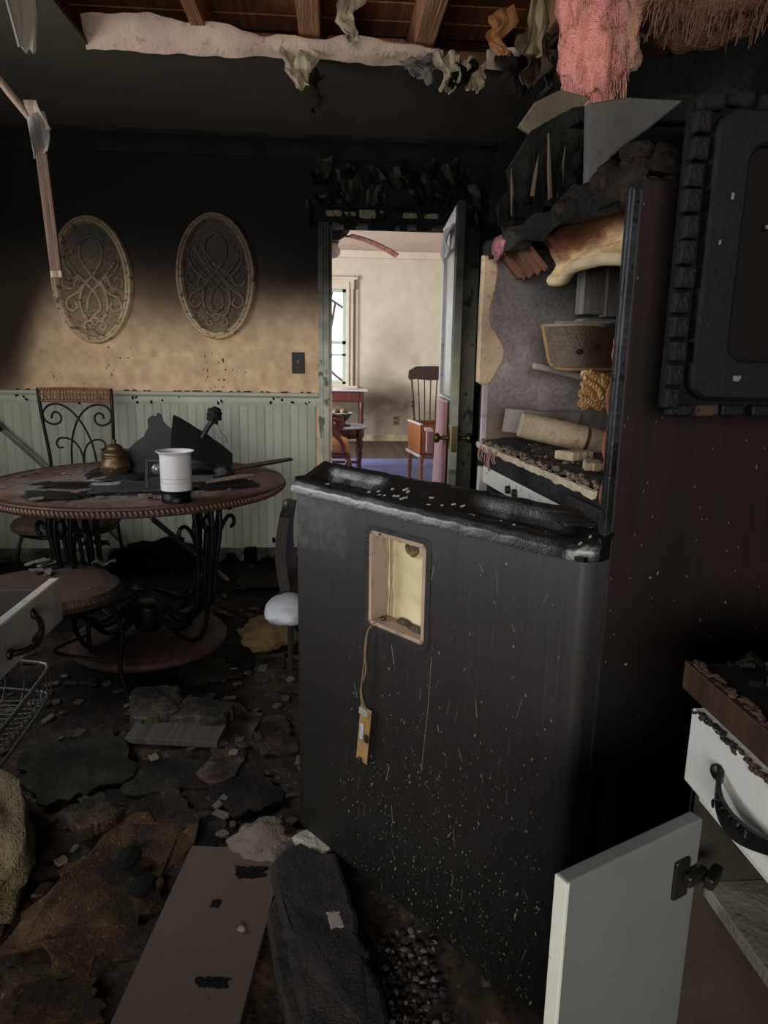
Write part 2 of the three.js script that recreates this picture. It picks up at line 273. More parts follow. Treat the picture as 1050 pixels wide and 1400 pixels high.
  rag(0.64, 2.56, -3.0, 0.1, 0.16, 13, mat('#a8703f', 'mottle')); rag(0.76, 2.46, -2.9, 0.16, 0.2, 17, mat('#5c4a33', 'fibre')); rag(0.72, 2.44, -3.05, 0.2, 0.16, 19, CH.brown); rag(0.68, 2.6, -2.6, 0.12, 0.34, 23, mat('#9b8a66', 'fibre')); rag(0.9, 2.62, -2.7, 0.08, 0.3, 29, mat('#8d7c5c', 'fibre')); rag(0.06, 2.6, -3.02, 0.1, 0.17, 31, gyp2);
  rag(0.52, 2.42, -3.1, 0.12, 0.1, 37, CH.black); rag(0.84, 2.42, -3.0, 0.14, 0.16, 41, mat('#4a4438', 'fibre')); rag(0.6, 2.66, -2.3, 0.14, 0.25, 43, mat('#a3936c', 'fibre')); rag(0.56, 2.43, -3.12, 0.12, 0.12, 47, gyp2);
}

// ---------------------------------------------------------------- the far room
{
  const cream = mat('#d6cfbc', 'clean', { bump: 0.001, scale: 0.5 }), creamC = mat('#d9c6b4', 'clean', { bump: 0.001, scale: 0.5 }), trimW = mat('#ded5c2', 'clean', { bump: 0.001, rough: 0.6 });
  const stain = tex(512, 512, (u, v) => {
    const x = -2.6 + u * 5.2, y = v * 2.85, n = fbm(u, v, 10, 8, 301), f = fbm(u, v, 60, 30, 311, 3);
    let c = [214, 206, 186].map((q) => q * (0.96 + 0.08 * f));
    const low = smooth(0.95, 0.25, y + (n - 0.5) * 0.9) * 0.55 * smooth(0.35, 0.6, n + 0.12);
    const cloud = (cx, cy, r) => smooth(r, 0, Math.hypot((x - cx), (y - cy) * 0.8) + (n - 0.5) * 0.3);
    const d = clamp(low + 0.45 * cloud(0.75, 0.75, 0.5) + 0.4 * cloud(1.15, 0.7, 0.35) + 0.25 * cloud(1.0, 1.45, 0.5) + 0.2 * cloud(1.25, 1.2, 0.2));
    return c.map((q, i) => lerp(q, [96, 88, 80][i], d));
  });
  const wf = struct('wall_far', 'cream stained wall of the far room with a window');
  part(wf, 'plaster', planar(merge([bxa(-2.6, -0.5, 0, 2.85, -10.97, -10.85), bxa(0.22, 2.6, 0, 2.85, -10.97, -10.85), bxa(-0.5, 0.22, 0, 0.86, -10.97, -10.85), bxa(-0.5, 0.22, 2.26, 2.85, -10.97, -10.85)]), 'x', -2.6, 5.2, 'y', 0, 2.85), mapMat(stain, 0.9));
  part(wf, 'crown', bxa(-2.6, 2.6, 2.68, 2.79, -10.85, -10.77, 0.02), mat('#e2d6bf', 'clean', { bump: 0.001 }));
  part(wf, 'baseboard', bxa(-2.6, 2.6, 0.0, 0.1, -10.85, -10.83, 0.004), mat('#b9ad92', 'mottle', { bump: 0.001 }));
  const side = struct('wall_far_left', 'cream wall of the far room with a window opening');
  part(side, 'plaster', merge([bxa(-2.62, -2.5, 0, 2.85, -10.85, -8.5), bxa(-2.62, -2.5, 0, 2.85, -6.7, -4.37), bxa(-2.62, -2.5, 0, 0.8, -8.5, -6.7), bxa(-2.62, -2.5, 2.2, 2.85, -8.5, -6.7)]), cream);
  const sr = struct('wall_far_right', 'cream wall of the far room'); part(sr, 'plaster', bxa(2.5, 2.62, 0, 2.85, -10.85, -4.37), cream);
  const sn = struct('wall_far_front', 'far room side of the kitchen wall'); part(sn, 'plaster', merge([bxa(-2.62, -2.12, 0, 2.85, -4.43, -4.37), bxa(1.3, 2.62, 0, 2.85, -4.43, -4.37)]), cream);
  const cf = struct('ceiling_far', 'pale ceiling of the far room'); part(cf, 'panel', bxa(-2.62, 2.62, 2.79, 2.9, -10.97, -4.37), creamC);
  const ff = struct('floor_far', 'floor of the far room with a blue carpet');
  part(ff, 'carpet', bxa(-2.62, 2.62, -0.1, 0.0, -8.9, -4.31), mat('#6a71a8', 'clean', { bump: 0.006, rough: 1, scale: 1 }), 'blue carpet');
  for (let i = 0, z = -10.85; z < -8.95; i++, z += 0.15) part(ff, 'board', bxa(-2.6, 2.6, -0.1, 0.0 + 0.002 * (i % 2), z, z + 0.147, 0.002), mat('#5a4a42', 'grain', { scale: 0.6, bump: 0.002 }));
  // the window
  const w1 = struct('window_1', 'bright sash window in the far room');
  part(w1, 'frame', merge([bxa(0.2, 0.31, 0.8, 2.36, -10.85, -10.8, 0.008), bxa(0.22, 0.25, 0.8, 2.34, -10.85, -10.77, 0.006), bxa(-0.62, -0.5, 0.8, 2.36, -10.85, -10.8, 0.008), bxa(-0.64, 0.36, 2.24, 2.38, -10.85, -10.79, 0.008), bxa(-0.66, 0.37, 2.37, 2.41, -10.85, -10.76, 0.008)]), trimW);
  part(w1, 'sill', bxa(-0.64, 0.38, 0.79, 0.84, -10.9, -10.74, 0.008), trimW);
  part(w1, 'sash', merge([bxa(0.15, 0.22, 0.84, 2.26, -10.93, -10.88), bxa(-0.5, -0.44, 0.84, 2.26, -10.93, -10.88), bxa(-0.5, 0.22, 2.2, 2.26, -10.93, -10.88), bxa(-0.5, 0.22, 1.45, 1.5, -10.93, -10.88), bxa(-0.5, 0.22, 1.28, 1.31, -10.93, -10.88), bxa(-0.5, 0.22, 0.84, 0.9, -10.93, -10.88)]), mat('#b9c6c0', 'plain', { rough: 0.6 }));
  const glass = new THREE.MeshPhysicalMaterial({ color: '#ffffff', transmission: 1, roughness: 0.03, thickness: 0, ior: 1.45 });
  part(w1, 'pane', bxa(-0.44, 0.15, 1.5, 2.2, -10.907, -10.903), glass); part(w1, 'pane', bxa(-0.44, 0.15, 0.9, 1.28, -10.907, -10.903), glass); part(w1, 'pane', bxa(-0.44, 0.15, 1.31, 1.45, -10.907, -10.903), glass);
  part(w1, 'curtain_rod', tube([[0.33, 0.85, -10.78], [0.33, 2.42, -10.78]], 0.012), mat('#5d4b38', 'plain'));
  // outside
  const gr = struct('ground', 'pale ground outside the far room window'); part(gr, 'lawn', bxa(-30, 30, -0.6, -0.5, -60, -11.2), mat('#9aa38a', 'mottle', { scale: 0.2 }));
  const tr = thing('tree', 'bare branches of a tree outside the far room window', 'tree', [-0.9, -0.5, -13.2]);
  part(tr, 'trunk', tube([[0, 0, 0], [0.05, 1.5, 0], [0, 3.4, 0.1], [0.1, 5, 0]], 0.11), mat('#5b4a3d', 'grain'));
  for (const b of [[[0.03, 2.6, 0], [0.5, 2.9, 0], [1.2, 2.55, 0.2], [1.7, 2.2, 0.1]], [[0.03, 1.8, 0], [0.6, 2.2, 0.1], [0.9, 2.9, 0.1], [1.0, 3.4, 0]], [[0.02, 1.2, 0], [0.7, 1.6, 0], [1.0, 1.4, 0.1], [1.3, 1.2, 0.1]], [[0.6, 1.6, 0], [0.85, 2.2, 0.05], [0.95, 2.7, 0]], [[0.5, 2.9, 0], [0.9, 3.2, 0.1], [1.4, 3.0, 0]]]) part(tr, 'branch', tube(b, 0.022), mat('#6a5a4c', 'grain'));
  // outlet
  const ou = thing('wall_outlet', 'brass double wall outlet on the far cream wall', 'outlet', [0.975, 0.32, -10.85]);
  part(ou, 'plate', at(box(0.1, 0.15, 0.012, 0.005), 0, 0, 0.006), mat('#8a7550', 'plain', { rough: 0.5 })); for (const y of [-0.035, 0.035]) part(ou, 'socket', at(box(0.06, 0.045, 0.01, 0.01), 0, y, 0.014), mat('#54452f', 'plain'));
  // open door with a glass lite, hinged on the right jamb and swung into the kitchen
  const d1 = struct('door_1', 'open glazed door with brass knobs, sooty towards its top'); d1.position.set(0.648, 0, -4.215); d1.rotation.y = -0.0575;
  const dm = mapMat(sootMap('#b3b19c', '#1f1c18', 0.74, 0.2, 221), 0.6), face = mat('#cfc8c6', 'mottle', { bump: 0.001, rough: 0.6 });
  const Y = (g) => planar(g, 'z', -0.2, 1, 'y', 0, 2.0);
  part(d1, 'lock_stile', Y(bxa(-0.018, 0.018, 0.02, 1.98, 0.64, 0.745, 0.002)), dm); part(d1, 'hinge_stile', Y(bxa(-0.018, 0.018, 0.02, 1.98, 0, 0.1, 0.002)), face);
  part(d1, 'rail', bxa(-0.018, 0.018, 0.02, 0.22, 0.1, 0.64, 0.002), face); part(d1, 'rail', bxa(-0.018, 0.018, 0.92, 1.06, 0.1, 0.64, 0.002), face); part(d1, 'rail', bxa(-0.018, 0.018, 1.8, 1.98, 0.1, 0.64, 0.002), face);
  part(d1, 'panel', bxa(-0.009, 0.009, 0.22, 0.92, 0.1, 0.64), face); part(d1, 'pane', bxa(-0.002, 0.002, 1.06, 1.8, 0.1, 0.64), mat('#aab3a8', 'mottle', { rough: 0.3, bump: 0 }), 'clouded glass pane');
  part(d1, 'melted_curtain', at(sheet((u, v) => V(-0.03 - 0.03 * Math.sin(v * 2.5) - 0.01 * n3(u * 6, v * 3, 1), -v * 0.16 * (0.6 + 0.4 * Math.sin(u * 9)), (u - 0.5) * 0.3), 16, 8, 0.006), 0, 1.9, 0.5), mat('#cfc8cc', 'fibre'), 'pale melted fabric');
  const brass = mat('#8a7440', 'mottle', { metal: 0.8, rough: 0.35, bump: 0 });
  part(d1, 'lock_plate', merge([bxa(-0.013, 0.013, 0.8, 0.93, 0.744, 0.749, 0.002), bxa(-0.021, 0.021, 0.815, 0.915, 0.65, 0.73, 0.003)]), brass);
  const kn = lathe([[0, 0], [0.025, 0], [0.025, 0.006], [0.01, 0.012], [0.01, 0.045], [0.022, 0.05], [0.027, 0.062], [0.022, 0.075], [0, 0.078]], 20);
  for (const s of [-1, 1]) { const k = part(d1, 'knob', kn, brass); k.position.set(s * 0.02, 0.865, 0.69); k.rotation.z = -s * Math.PI / 2; }
}

// ---------------------------------------------------------------- the refrigerator
const FR = { p: [0.424, 0, -1.03], a: 0.0818 };
const DOOR = { p: [-0.0905, 0, -1.584], a: -0.8908 };                    // x runs from the door's free edge to its hinge edge, z points out of its face
{
  const t = thing('refrigerator', 'burnt black refrigerator with its lower door ajar and its freezer compartment open', 'refrigerator', FR.p, FR.a);
  const sideTex = tex(512, 512, (u, v) => {
    const n = fbm(u, v, 6, 5, 401), g = 0.8 + 0.4 * fbm(u, v, 60, 14, 409, 3), k = smooth(0.38, 0.62, v + (n - 0.5) * 0.3);
    const f = vn(u * 150, v * 240, 150, 240, 413) > 0.975 ? 110 : 0;
    return [lerp(10, 31, k) * g + f, lerp(10, 20, k) * g + f, lerp(10, 17, k) * g + f];
  });
  const shell = mat('#2c2b2d', 'soot', { bump: 0.001, rough: 0.5 }), edge = mat('#4a4a50', 'soot', { rough: 0.4, bump: 0.001 });
  part(t, 'side_panel', planar(bxa(0.004, 0.68, 0.03, 1.51, -0.03, 0, 0.008), 'x', 0, 0.7, 'y', 0, 1.6), new THREE.MeshPhysicalMaterial({ specularIntensity: 0.5, map: sideTex, roughness: 0.6, bumpMap: BUMP, bumpScale: 0.001 }), 'scorched reddish brown side panel');
  part(t, 'front_post', bxa(-0.006, 0.016, 0.03, 1.5, -0.02, -0.001, 0.007), edge);
  part(t, 'side_panel', bxa(0, 0.68, 0.03, 1.5, -0.722, -0.7, 0.006), shell);
  part(t, 'back_panel', bxa(0.66, 0.68, 0.03, 1.5, -0.7, -0.03), shell);
  part(t, 'mullion', merge([bxa(0, 0.55, 1.0, 1.05, -0.7, -0.036, 0.004)]), mat('#34353a', 'soot', { rough: 0.45, bump: 0.001 }));
  part(t, 'base', bxa(0.01, 0.66, 0.0, 0.08, -0.7, -0.03), shell);
  part(t, 'top_rail', at(sheet((u, v) => { const z = lerp(-0.722, 0.0, u); return V(-0.004 + 0.012 * n3(z * 9, v * 2, 3), 1.488 + v * 0.036 + 0.012 * n3(z * 12, 1, v), z); }, 50, 4, 0.02), 0.01, 0, 0), mat('#3c3832', 'soot', { bump: 0.004 }));
  part(t, 'top_panel', sheet((u, v) => V(u * 0.67, 1.522 + 0.02 * n3(u * 6, v * 6, 2), -0.72 + v * 0.72), 24, 24, 0.012), CH.brown);
  const crust = []; for (let i = 0; i < 70; i++) crust.push(at(blob(rr(0.01, 0.03), rr(0.01, 0.026), rr(0.01, 0.03), i, 0.4, 3, 1), rr(0.0, 0.1), rr(1.5, 1.55), rr(-0.3, -0.01)));
  part(t, 'charred_crust', merge(crust), mat('#4b3a2e', 'soot', { bump: 0.005 }), 'crumbling brown crust along the top', true);
  // freezer compartment
  const liner = tex(512, 512, (u, v) => { const n = fbm(u, v, 5, 5, 421), f = fbm(u, v, 70, 70, 431, 3), sp = vn(u * 160, v * 160, 160, 160, 433) > 0.93 ? 0.65 : 1, k = smooth(0.2, 0.02, v + (n - 0.5) * 0.25); const b = [158, 148, 147].map((q) => q * (0.6 + 0.5 * n) * (0.85 + 0.3 * f) * sp * lerp(1, 0.72, smooth(0.55, 1, v + n * 0.2))); return [lerp(b[0], 96, k * 0.7), lerp(b[1], 76, k * 0.7), lerp(b[2], 60, k * 0.7)]; });
  part(t, 'freezer_wall', planar(bxa(0.012, 0.5, 1.05, 1.5, -0.7, -0.69), 'x', 0, 0.5, 'y', 1.05, 0.45), mapMat(liner, 0.75), 'sooty grey freezer wall');
  part(t, 'freezer_wall', bxa(0.02, 0.5, 1.05, 1.5, -0.04, -0.03), mat('#5f5a58', 'soot')); part(t, 'freezer_wall', bxa(0.5, 0.515, 1.05, 1.5, -0.7, -0.03), mat('#77706d', 'mottle'));
  part(t, 'freezer_floor', sheet((u, v) => V(0.01 + u * 0.49, 1.054 + 0.012 * (0.5 + n3(u * 9, v * 12, 6)), -0.69 + v * 0.65), 30, 40, 0.008), mat('#4a3a2e', 'grit', { bump: 0.005, scale: 3 }));
  const foam = []; for (let i = 0; i < 260; i++) { const z = rr(-0.7, -0.04); foam.push(at(blob(rr(0.003, 0.007), rr(0.002, 0.005), rr(0.003, 0.009), i + 300, 0.3, 3, 1), rr(-0.002, 0.014) + (rnd() < 0.45 ? rr(0, 0.1) : 0), 1.058 + rr(-0.004, 0.005), z)); }
  part(t, 'foam_crust', merge(foam), mat('#b9a288', 'grit', { bump: 0.003, scale: 4 }), 'pale crumbly insulation foam along the lip', true);
  part(t, 'foam_lip', sheet((u, v) => V(-0.004 + 0.004 * n3(u * 20, v, 2), 1.041 + v * 0.013 + 0.003 * n3(u * 25, 4, v), -0.7 + u * 0.66), 60, 3, 0.008), mat('#c9b79c', 'mottle', { scale: 4 }));
  const icy = []; for (let i = 0; i < 9; i++) { const z = -0.66 + 0.014 * i + rr(0, 0.015), l = rr(0.01, 0.05); icy.push(tube([[-0.01, 1.05, z], [-0.016, 1.04 - l * 0.4, z + 0.002], [-0.013, 1.04 - l, z + rr(-0.004, 0.006)]], rr(0.001, 0.003), 8, 6)); }
  part(t, 'melted_drip', merge(icy), mat('#a0786e', 'fibre'), 'melted pinkish plastic drips', true);
  part(t, 'melted_gasket', extrude([[-0.014, 1.35], [-0.012, 1.49], ...new THREE.SplineCurve([[0.004, 1.49], [0.017, 1.47], [0.015, 1.43], [0.006, 1.385], [0.005, 1.345], [0.022, 1.315], [0.041, 1.285], [0.043, 1.26], [0.03, 1.235], [0.014, 1.205], [-0.004, 1.2], [-0.013, 1.205]].map((q) => new THREE.Vector2(...q))).getPoints(60).map((q) => [q.x, q.y])], 0.014, 0.004), mat('#c9ae90', 'mottle', { scale: 3 }), 'melted tan gasket').position.z = -0.7;
  part(t, 'inner_edge', bxa(-0.002, 0.014, 1.05, 1.49, -0.7, -0.69, 0.004), mat('#b7aab0', 'mottle'));
  const sag = tex(256, 256, (u, v) => { const n = fbm(u, v, 6, 5, 441) - 0.5, k = smooth(0.3, 0.62, v + n * 0.35), f = 0.85 + 0.3 * fbm(u, v, 40, 20, 443, 3); return [lerp(98, 214, k) * f, lerp(62, 182, k) * f, lerp(40, 138, k) * f]; });
  const sagB = (u) => 1.425 - 0.022 * u + 0.018 * Math.sin(u * 3.1) - 0.012 * Math.exp(-(((u - 0.12) * 9) ** 2)), sagX = (u, v) => 0.014 + 0.05 * Math.sin(v * 2.6) + 0.03 * v * (1 - u) + 0.012 * n3(u * 5, v * 3, 4);
  const sg = sheet((u, v) => V(sagX(u, v), lerp(1.52, sagB(u), v), lerp(-0.47, -0.03, u)), 40, 16, 0.014);
  part(t, 'liner_edge', tube(Array.from({ length: 16 }, (_, i) => { const u = i / 15; return [sagX(u, 1) + 0.004, sagB(u) - 0.002, lerp(-0.47, -0.03, u)]; }), 0.012, 60, 10), mat('#d8bf97', 'mottle', { bump: 0.002 }), 'thick pale lower edge of the liner');
  { const p = sg.attributes.position, uv = sg.attributes.uv; for (let i = 0; i < p.count; i++) uv.setXY(i, (p.getZ(i) + 0.5) / 0.46, clamp((1.515 - p.getY(i)) / 0.11)); }
  part(t, 'sagging_liner', sg, mapMat(sag, 0.8, 0.003), 'toasted tan ceiling liner sagging into the freezer');
  part(t, 'scorched_shred', sheet((u, v) => V(0.02 + 0.05 * v, 1.5 - 0.05 * v - 0.03 * Math.abs(n3(u * 9, 3, 3)) * v, lerp(-0.69, -0.5, u)), 24, 6, 0.006), mat('#7c5238', 'fibre'));
  part(t, 'pink_foam', at(blob(0.012, 0.024, 0.04, 77, 0.4, 3, 3), -0.004, 1.5, -0.6), mat('#b8747a', 'fibre'), 'bit of pink insulation');
  part(t, 'fan_cover', merge([bxa(0.19, 0.33, 1.36, 1.47, -0.62, -0.575, 0.004), bxa(0.24, 0.335, 1.355, 1.475, -0.6, -0.565, 0.003), bxa(0.19, 0.34, 1.33, 1.352, -0.62, -0.57, 0.006)]), mat('#8c847c', 'grain', { scale: 2 }), 'grey plastic fan cover');
  part(t, 'shelf_rail', tube([[0.085, 1.243, -0.57], [0.14, 1.232, -0.562], [0.2, 1.218, -0.555]], 0.009, 20), mat('#b0a396', 'mottle'));
  part(t, 'bracket', sheet((u, v) => V(0.125 + 0.22 * u - 0.012 * v, 1.343 - 0.095 * v, -0.575 + 0.02 * Math.sin(u * 3)), 14, 8, 0.006), mat('#9d9590', 'mottle'));
  part(t, 'evaporator_pipe', tube([[0.3, 1.4, -0.45], [0.25, 1.345, -0.46], [0.2, 1.33, -0.47], [0.17, 1.325, -0.48]], 0.004), mat('#4c4846', 'mottle', { metal: 0.5, rough: 0.5 }));
  const rust = mat('#9a6148', 'mottle', { bump: 0.004, scale: 3 });
  part(t, 'rusty_insulation', sheet((u, v) => { const y = lerp(1.03, 1.3, u); return V(0.004 + 0.03 * v + 0.006 * n3(u * 12, v * 4, 1), y, -0.024 - (0.012 + 0.05 * Math.abs(Math.sin(u * 2.6 + 0.4))) * v - 0.006 * Math.sin(u * 22)); }, 40, 8, 0.012), rust, 'reddish insulation bulging behind the front edge');
  part(t, 'torn_liner', sheet((u, v) => V(0.03 + 0.2 * u, 1.09 + 0.055 * v - 0.01 * u, -0.62 + 0.03 * Math.sin(u * 5) + 0.02 * v), 16, 6, 0.005), mat('#8a827e', 'mottle'), 'bent grey sheet');
  // fresh food compartment, seen through the gap of the door
  part(t, 'inner_liner', merge([bxa(0.02, 0.6, 0.1, 1.0, -0.7, -0.685), bxa(0.02, 0.6, 0.1, 1.0, -0.045, -0.03), bxa(0.6, 0.612, 0.1, 1.0, -0.69, -0.04)]), mat('#4a4b4a', 'mottle'));
  part(t, 'inner_jamb', bxa(-0.002, 0.03, 0.1, 0.995, -0.708, -0.69, 0.004), mat('#b6b5ac', 'mottle', { rough: 0.5 }));
  const panelTex = canvasTex(1024, 80, (g, w, h) => {
    g.fillStyle = '#c3c2b9'; g.fillRect(0, 0, w, h); g.fillStyle = '#4b4b48'; g.font = 'bold 22px sans-serif'; g.fillText('▮▮▮', 30, 46); g.fillRect(32, 26, 44, 4);
    for (const x of [330, 400]) { g.fillStyle = '#191817'; g.beginPath(); g.arc(x, 44, 15, 0, 7); g.fill(); }
    g.fillStyle = '#6b6a64'; for (const x of [280, 318, 390, 440]) for (let k = 0; k < 3; k++) g.fillRect(x, 14 + k * 5, 14, 2);
    for (let c = 0; c < 4; c++) for (let k = 0; k < 6; k++) g.fillRect(520 + c * 90, 18 + k * 9, 20 + ((k * 13 + c * 7) % 30), 3);
  });
  const pm = new THREE.MeshStandardMaterial({ map: panelTex, roughness: 0.45 });
  part(t, 'control_panel', planar(bxa(0.008, 0.02, 0.955, 0.998, -0.688, -0.05, 0.003), 'z', -0.688, 0.638, 'y', 0.955, 0.043), pm, 'pale control strip with two black dials');
  for (const z of [-0.483, -0.439]) part(t, 'dial', at(new THREE.CylinderGeometry(0.009, 0.0095, 0.008, 20), 0.004, 0.974, z, 0, 0, Math.PI / 2), mat('#171615', 'plain', { rough: 0.5 }));
  part(t, 'hinge_plate', merge([bxa(-0.06, 0.05, 1.0, 1.008, -0.1, -0.02, 0.003), bxa(-0.008, 0.0, 0.985, 1.03, -0.14, -0.01, 0.003)]), mat('#4a4540', 'soot', { metal: 0.5, rough: 0.5 }));

  // the lower door
  const skin = canvasTex(1024, 1200, (g, w, h) => {
    g.fillStyle = '#262423'; g.fillRect(0, 0, w, h);
    let lg = g.createLinearGradient(0, 0, 0, h); lg.addColorStop(0, 'rgba(92,92,96,.5)'); lg.addColorStop(0.2, 'rgba(70,68,68,.3)'); lg.addColorStop(0.5, 'rgba(26,23,21,.3)'); lg.addColorStop(1, 'rgba(15,14,11,.75)'); g.fillStyle = lg; g.fillRect(0, 0, w, h);  // fall of light painted into the skin: paler top, dark foot
    for (let i = 0; i < 1500; i++) { const x = rr(0, w), y = rr(-200, h), l = rr(40, 400), k = rr(0.02, 0.1); g.fillStyle = rnd() < 0.6 ? `rgba(120,116,110,${k})` : `rgba(10,9,8,${k * 1.6})`; g.fillRect(x, y, rr(0.6, 2.2), l); }
    for (let i = 0; i < 500; i++) { const x = rr(0, 260), y = rr(0, 160), r = rr(2, 22); g.fillStyle = `rgba(140,140,140,${rr(0.01, 0.05)})`; g.beginPath(); g.ellipse(x, y, r, r * rr(0.4, 1.4), rr(0, 3), 0, 7); g.fill(); }  // grey haze of side light painted on the upper left corner
    for (let i = 0; i < 1700; i++) { const y = h * Math.sqrt(rnd()), x = w * (0.15 + 0.8 * Math.pow(rnd(), 0.7)); if (y < 500 && rnd() < 0.6) continue; const s = rr(0.5, 1.9); g.fillStyle = `rgba(200,192,172,${rr(0.12, 0.7)})`; g.beginPath(); g.ellipse(x, y, s, s * rr(0.6, 3.2), rr(-0.4, 0.4), 0, 7); g.fill(); }
    g.lineCap = 'round';
    for (let i = 0; i < 60; i++) { const x = rr(250, 960), y = rr(60, h), l = rr(8, 60); g.strokeStyle = `rgba(190,184,170,${rr(0.15, 0.6)})`; g.lineWidth = rr(1, 2.6); g.beginPath(); g.moveTo(x, y); g.lineTo(x + rr(-14, 14), y + l); g.stroke(); }
    g.strokeStyle = 'rgba(180,176,164,.5)'; g.lineWidth = 2; g.beginPath(); g.moveTo(600, 350); g.lineTo(592, 520); g.lineTo(575, 700); g.stroke();
  });
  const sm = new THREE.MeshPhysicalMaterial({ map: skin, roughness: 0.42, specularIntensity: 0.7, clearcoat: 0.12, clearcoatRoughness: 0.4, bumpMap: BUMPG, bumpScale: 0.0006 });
  const W = 0.757, y0 = 0.08, y1 = 0.955, b = 0.024;
  const rrect = (x0, x1, ya, yb, r) => { const o = []; for (const [cx, cy, a] of [[x1 - r, yb - r, 0], [x0 + r, yb - r, 1], [x0 + r, ya + r, 2], [x1 - r, ya + r, 3]]) for (let k = 0; k <= 5; k++) { const q = (a + k / 5) * Math.PI / 2; o.push([cx + r * Math.cos(q), cy + r * Math.sin(q)]); } return o; };
  const shp = new THREE.Shape([[b, y0 + b], [W - b, y0 + b], [W - b, y1], [b, y1]].map((p) => new THREE.Vector2(...p)));
  shp.holes.push(new THREE.Path(rrect(0.268, 0.418, 0.72, 0.912, 0.014).map((p) => new THREE.Vector2(...p))));
  // the vertical edges are rolled: front face plus quarter rounds, swept by hand so that the top stays flat
  const front = new THREE.ExtrudeGeometry(shp, { depth: 0.012, bevelEnabled: false }); front.translate(0, 0, -0.012);
  const roll = (cx, a0) => { const g = new THREE.CylinderGeometry(b, b, y1 - y0 - b, 14, 1, true, a0, Math.PI / 2); g.translate(cx, (y0 + b + y1) / 2, -b); return g; };
  const bottomRoll = (() => { const g = new THREE.CylinderGeometry(b, b, W - 2 * b, 14, 1, true, 0, Math.PI / 2); g.rotateZ(Math.PI / 2); g.translate(W / 2, y0 + b, -b); return g; })();
  const skinG = planar(merge([front, roll(W - b, 0), roll(b, -Math.PI / 2), bottomRoll, bxa(W - 0.012, W, y0 + b, y1, -0.075, -b), bxa(0, 0.012, y0 + b, y1, -0.075, -b), bxa(b, W - b, y0, y0 + 0.012, -0.075, -b)]), 'x', 0, W, 'y', 0, 1);
  { const p = skinG.attributes.position, u = skinG.attributes.uv; for (let i = 0; i < p.count; i++) u.setY(i, (p.getY(i) - y0) / (y1 - y0)); }
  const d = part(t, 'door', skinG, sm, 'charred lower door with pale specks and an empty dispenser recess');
  const rel = V(DOOR.p[0] - FR.p[0], 0, DOOR.p[2] - FR.p[2]).applyAxisAngle(V(0, 1, 0), -FR.a); d.position.copy(rel); d.rotation.y = DOOR.a - FR.a;
  part(d, 'inner_panel', bxa(0.014, W - 0.014, y0 + 0.02, y1, -0.085, -0.062, 0.01), mat('#3b3a38', 'mottle'));
  const capY = (s, q) => {                                             // q: 0 front foot, 1 back
    const scoop = Math.max(smooth(0.02, 0.06, s) * smooth(0.27, 0.2, s), smooth(0.43, 0.5, s) * smooth(0.715, 0.66, s));
    const bodyY = 0.955 + 0.03 * Math.sin(clamp(q / 0.3) * Math.PI / 2) + 0.028 * smooth(0.25, 1, q);
    return bodyY - scoop * 0.026 * smooth(0.26, 0.4, q) * smooth(0.95, 0.7, q) + 0.003 * n3(s * 30, q * 5, 2);
  };
  const capG = sheet((u, v) => { const s = 0.001 + u * (W + 0.004), endR = 0.03 * smooth(0.69, W + 0.005, s) ** 2; const fz = lerp(0.004, -0.094, v); return V(s, capY(s, v), Math.min(fz + 0.008 * Math.sin(clamp(v / 0.3) * Math.PI), 0.012) - endR * (1 - v)); }, 110, 26, 0.005);
  part(d, 'top_cap', capG, new THREE.MeshPhysicalMaterial({ color: '#0d0d0d', roughness: 0.42, clearcoat: 0.35, clearcoatRoughness: 0.25, bumpMap: rep(BUMP, 6), bumpScale: 0.001 }), 'melted glossy black end cap with two grips');
  part(d, 'cap_end', merge([bxa(0.0, 0.006, 0.952, 0.99, -0.09, -0.004, 0.002), bxa(W - 0.004, W + 0.002, 0.952, 0.99, -0.09, -0.03, 0.002), bxa(0.01, W - 0.01, 0.95, 0.962, -0.09, -0.004)]), mat('#121212', 'plain', { rough: 0.4 }));
  const spl = []; for (let i = 0; i < 46; i++) { const s = i < 14 ? rr(0.22, 0.34) : rr(0.05, 0.74), q = rr(0.1, 0.6); spl.push(at(slab(rr(0.004, i < 14 ? 0.022 : 0.012), rr(0.003, 0.008), 0.0012, i + 60, 0.4, 0), s, capY(s, q) + 0.003, lerp(0.004, -0.094, q), 0.3, rr(0, 3), 0)); }
  part(d, 'splatter', merge(spl), mat('#b7b4ac', 'mottle', { rough: 0.5 }), 'dried white splashes', true);
  part(d, 'hinge', merge([at(lathe([[0.008, 0], [0.022, 0], [0.024, 0.006], [0.02, 0.014], [0.009, 0.014], [0.008, 0]], 20), 0.715, 0.992, -0.075), bxa(0.7, 0.745, 0.99, 1.0, -0.1, -0.07, 0.003), at(lathe([[0, 0], [0.01, 0], [0.01, 0.03], [0.006, 0.036], [0, 0.036]], 14), 0.72, 0.995, -0.095)]), mat('#3a342d', 'soot', { metal: 0.5, rough: 0.45 }));
  part(d, 'dispenser_frame', extrude(rrect(0.252, 0.434, 0.703, 0.928, 0.018), 0.0016, 0.0008, [rrect(0.262, 0.424, 0.714, 0.918, 0.014)]), mat('#343332', 'mottle', { rough: 0.45 }));
  const cream = mat('#e0d2a6', 'clean', { bump: 0.002, scale: 4, rough: 0.7 }), pinky = mat('#b59c88', 'mottle', { bump: 0.001 });
  part(d, 'recess', merge([bxa(0.264, 0.272, 0.716, 0.916, -0.058, 0.001), bxa(0.414, 0.422, 0.716, 0.916, -0.058, 0.001), bxa(0.264, 0.422, 0.908, 0.916, -0.058, 0.001), bxa(0.264, 0.422, 0.716, 0.724, -0.058, 0.001), tube([[0.283, 0.73, -0.045], [0.281, 0.8, -0.05], [0.284, 0.9, -0.045]], 0.005)]), pinky, 'pinkish recess sides');
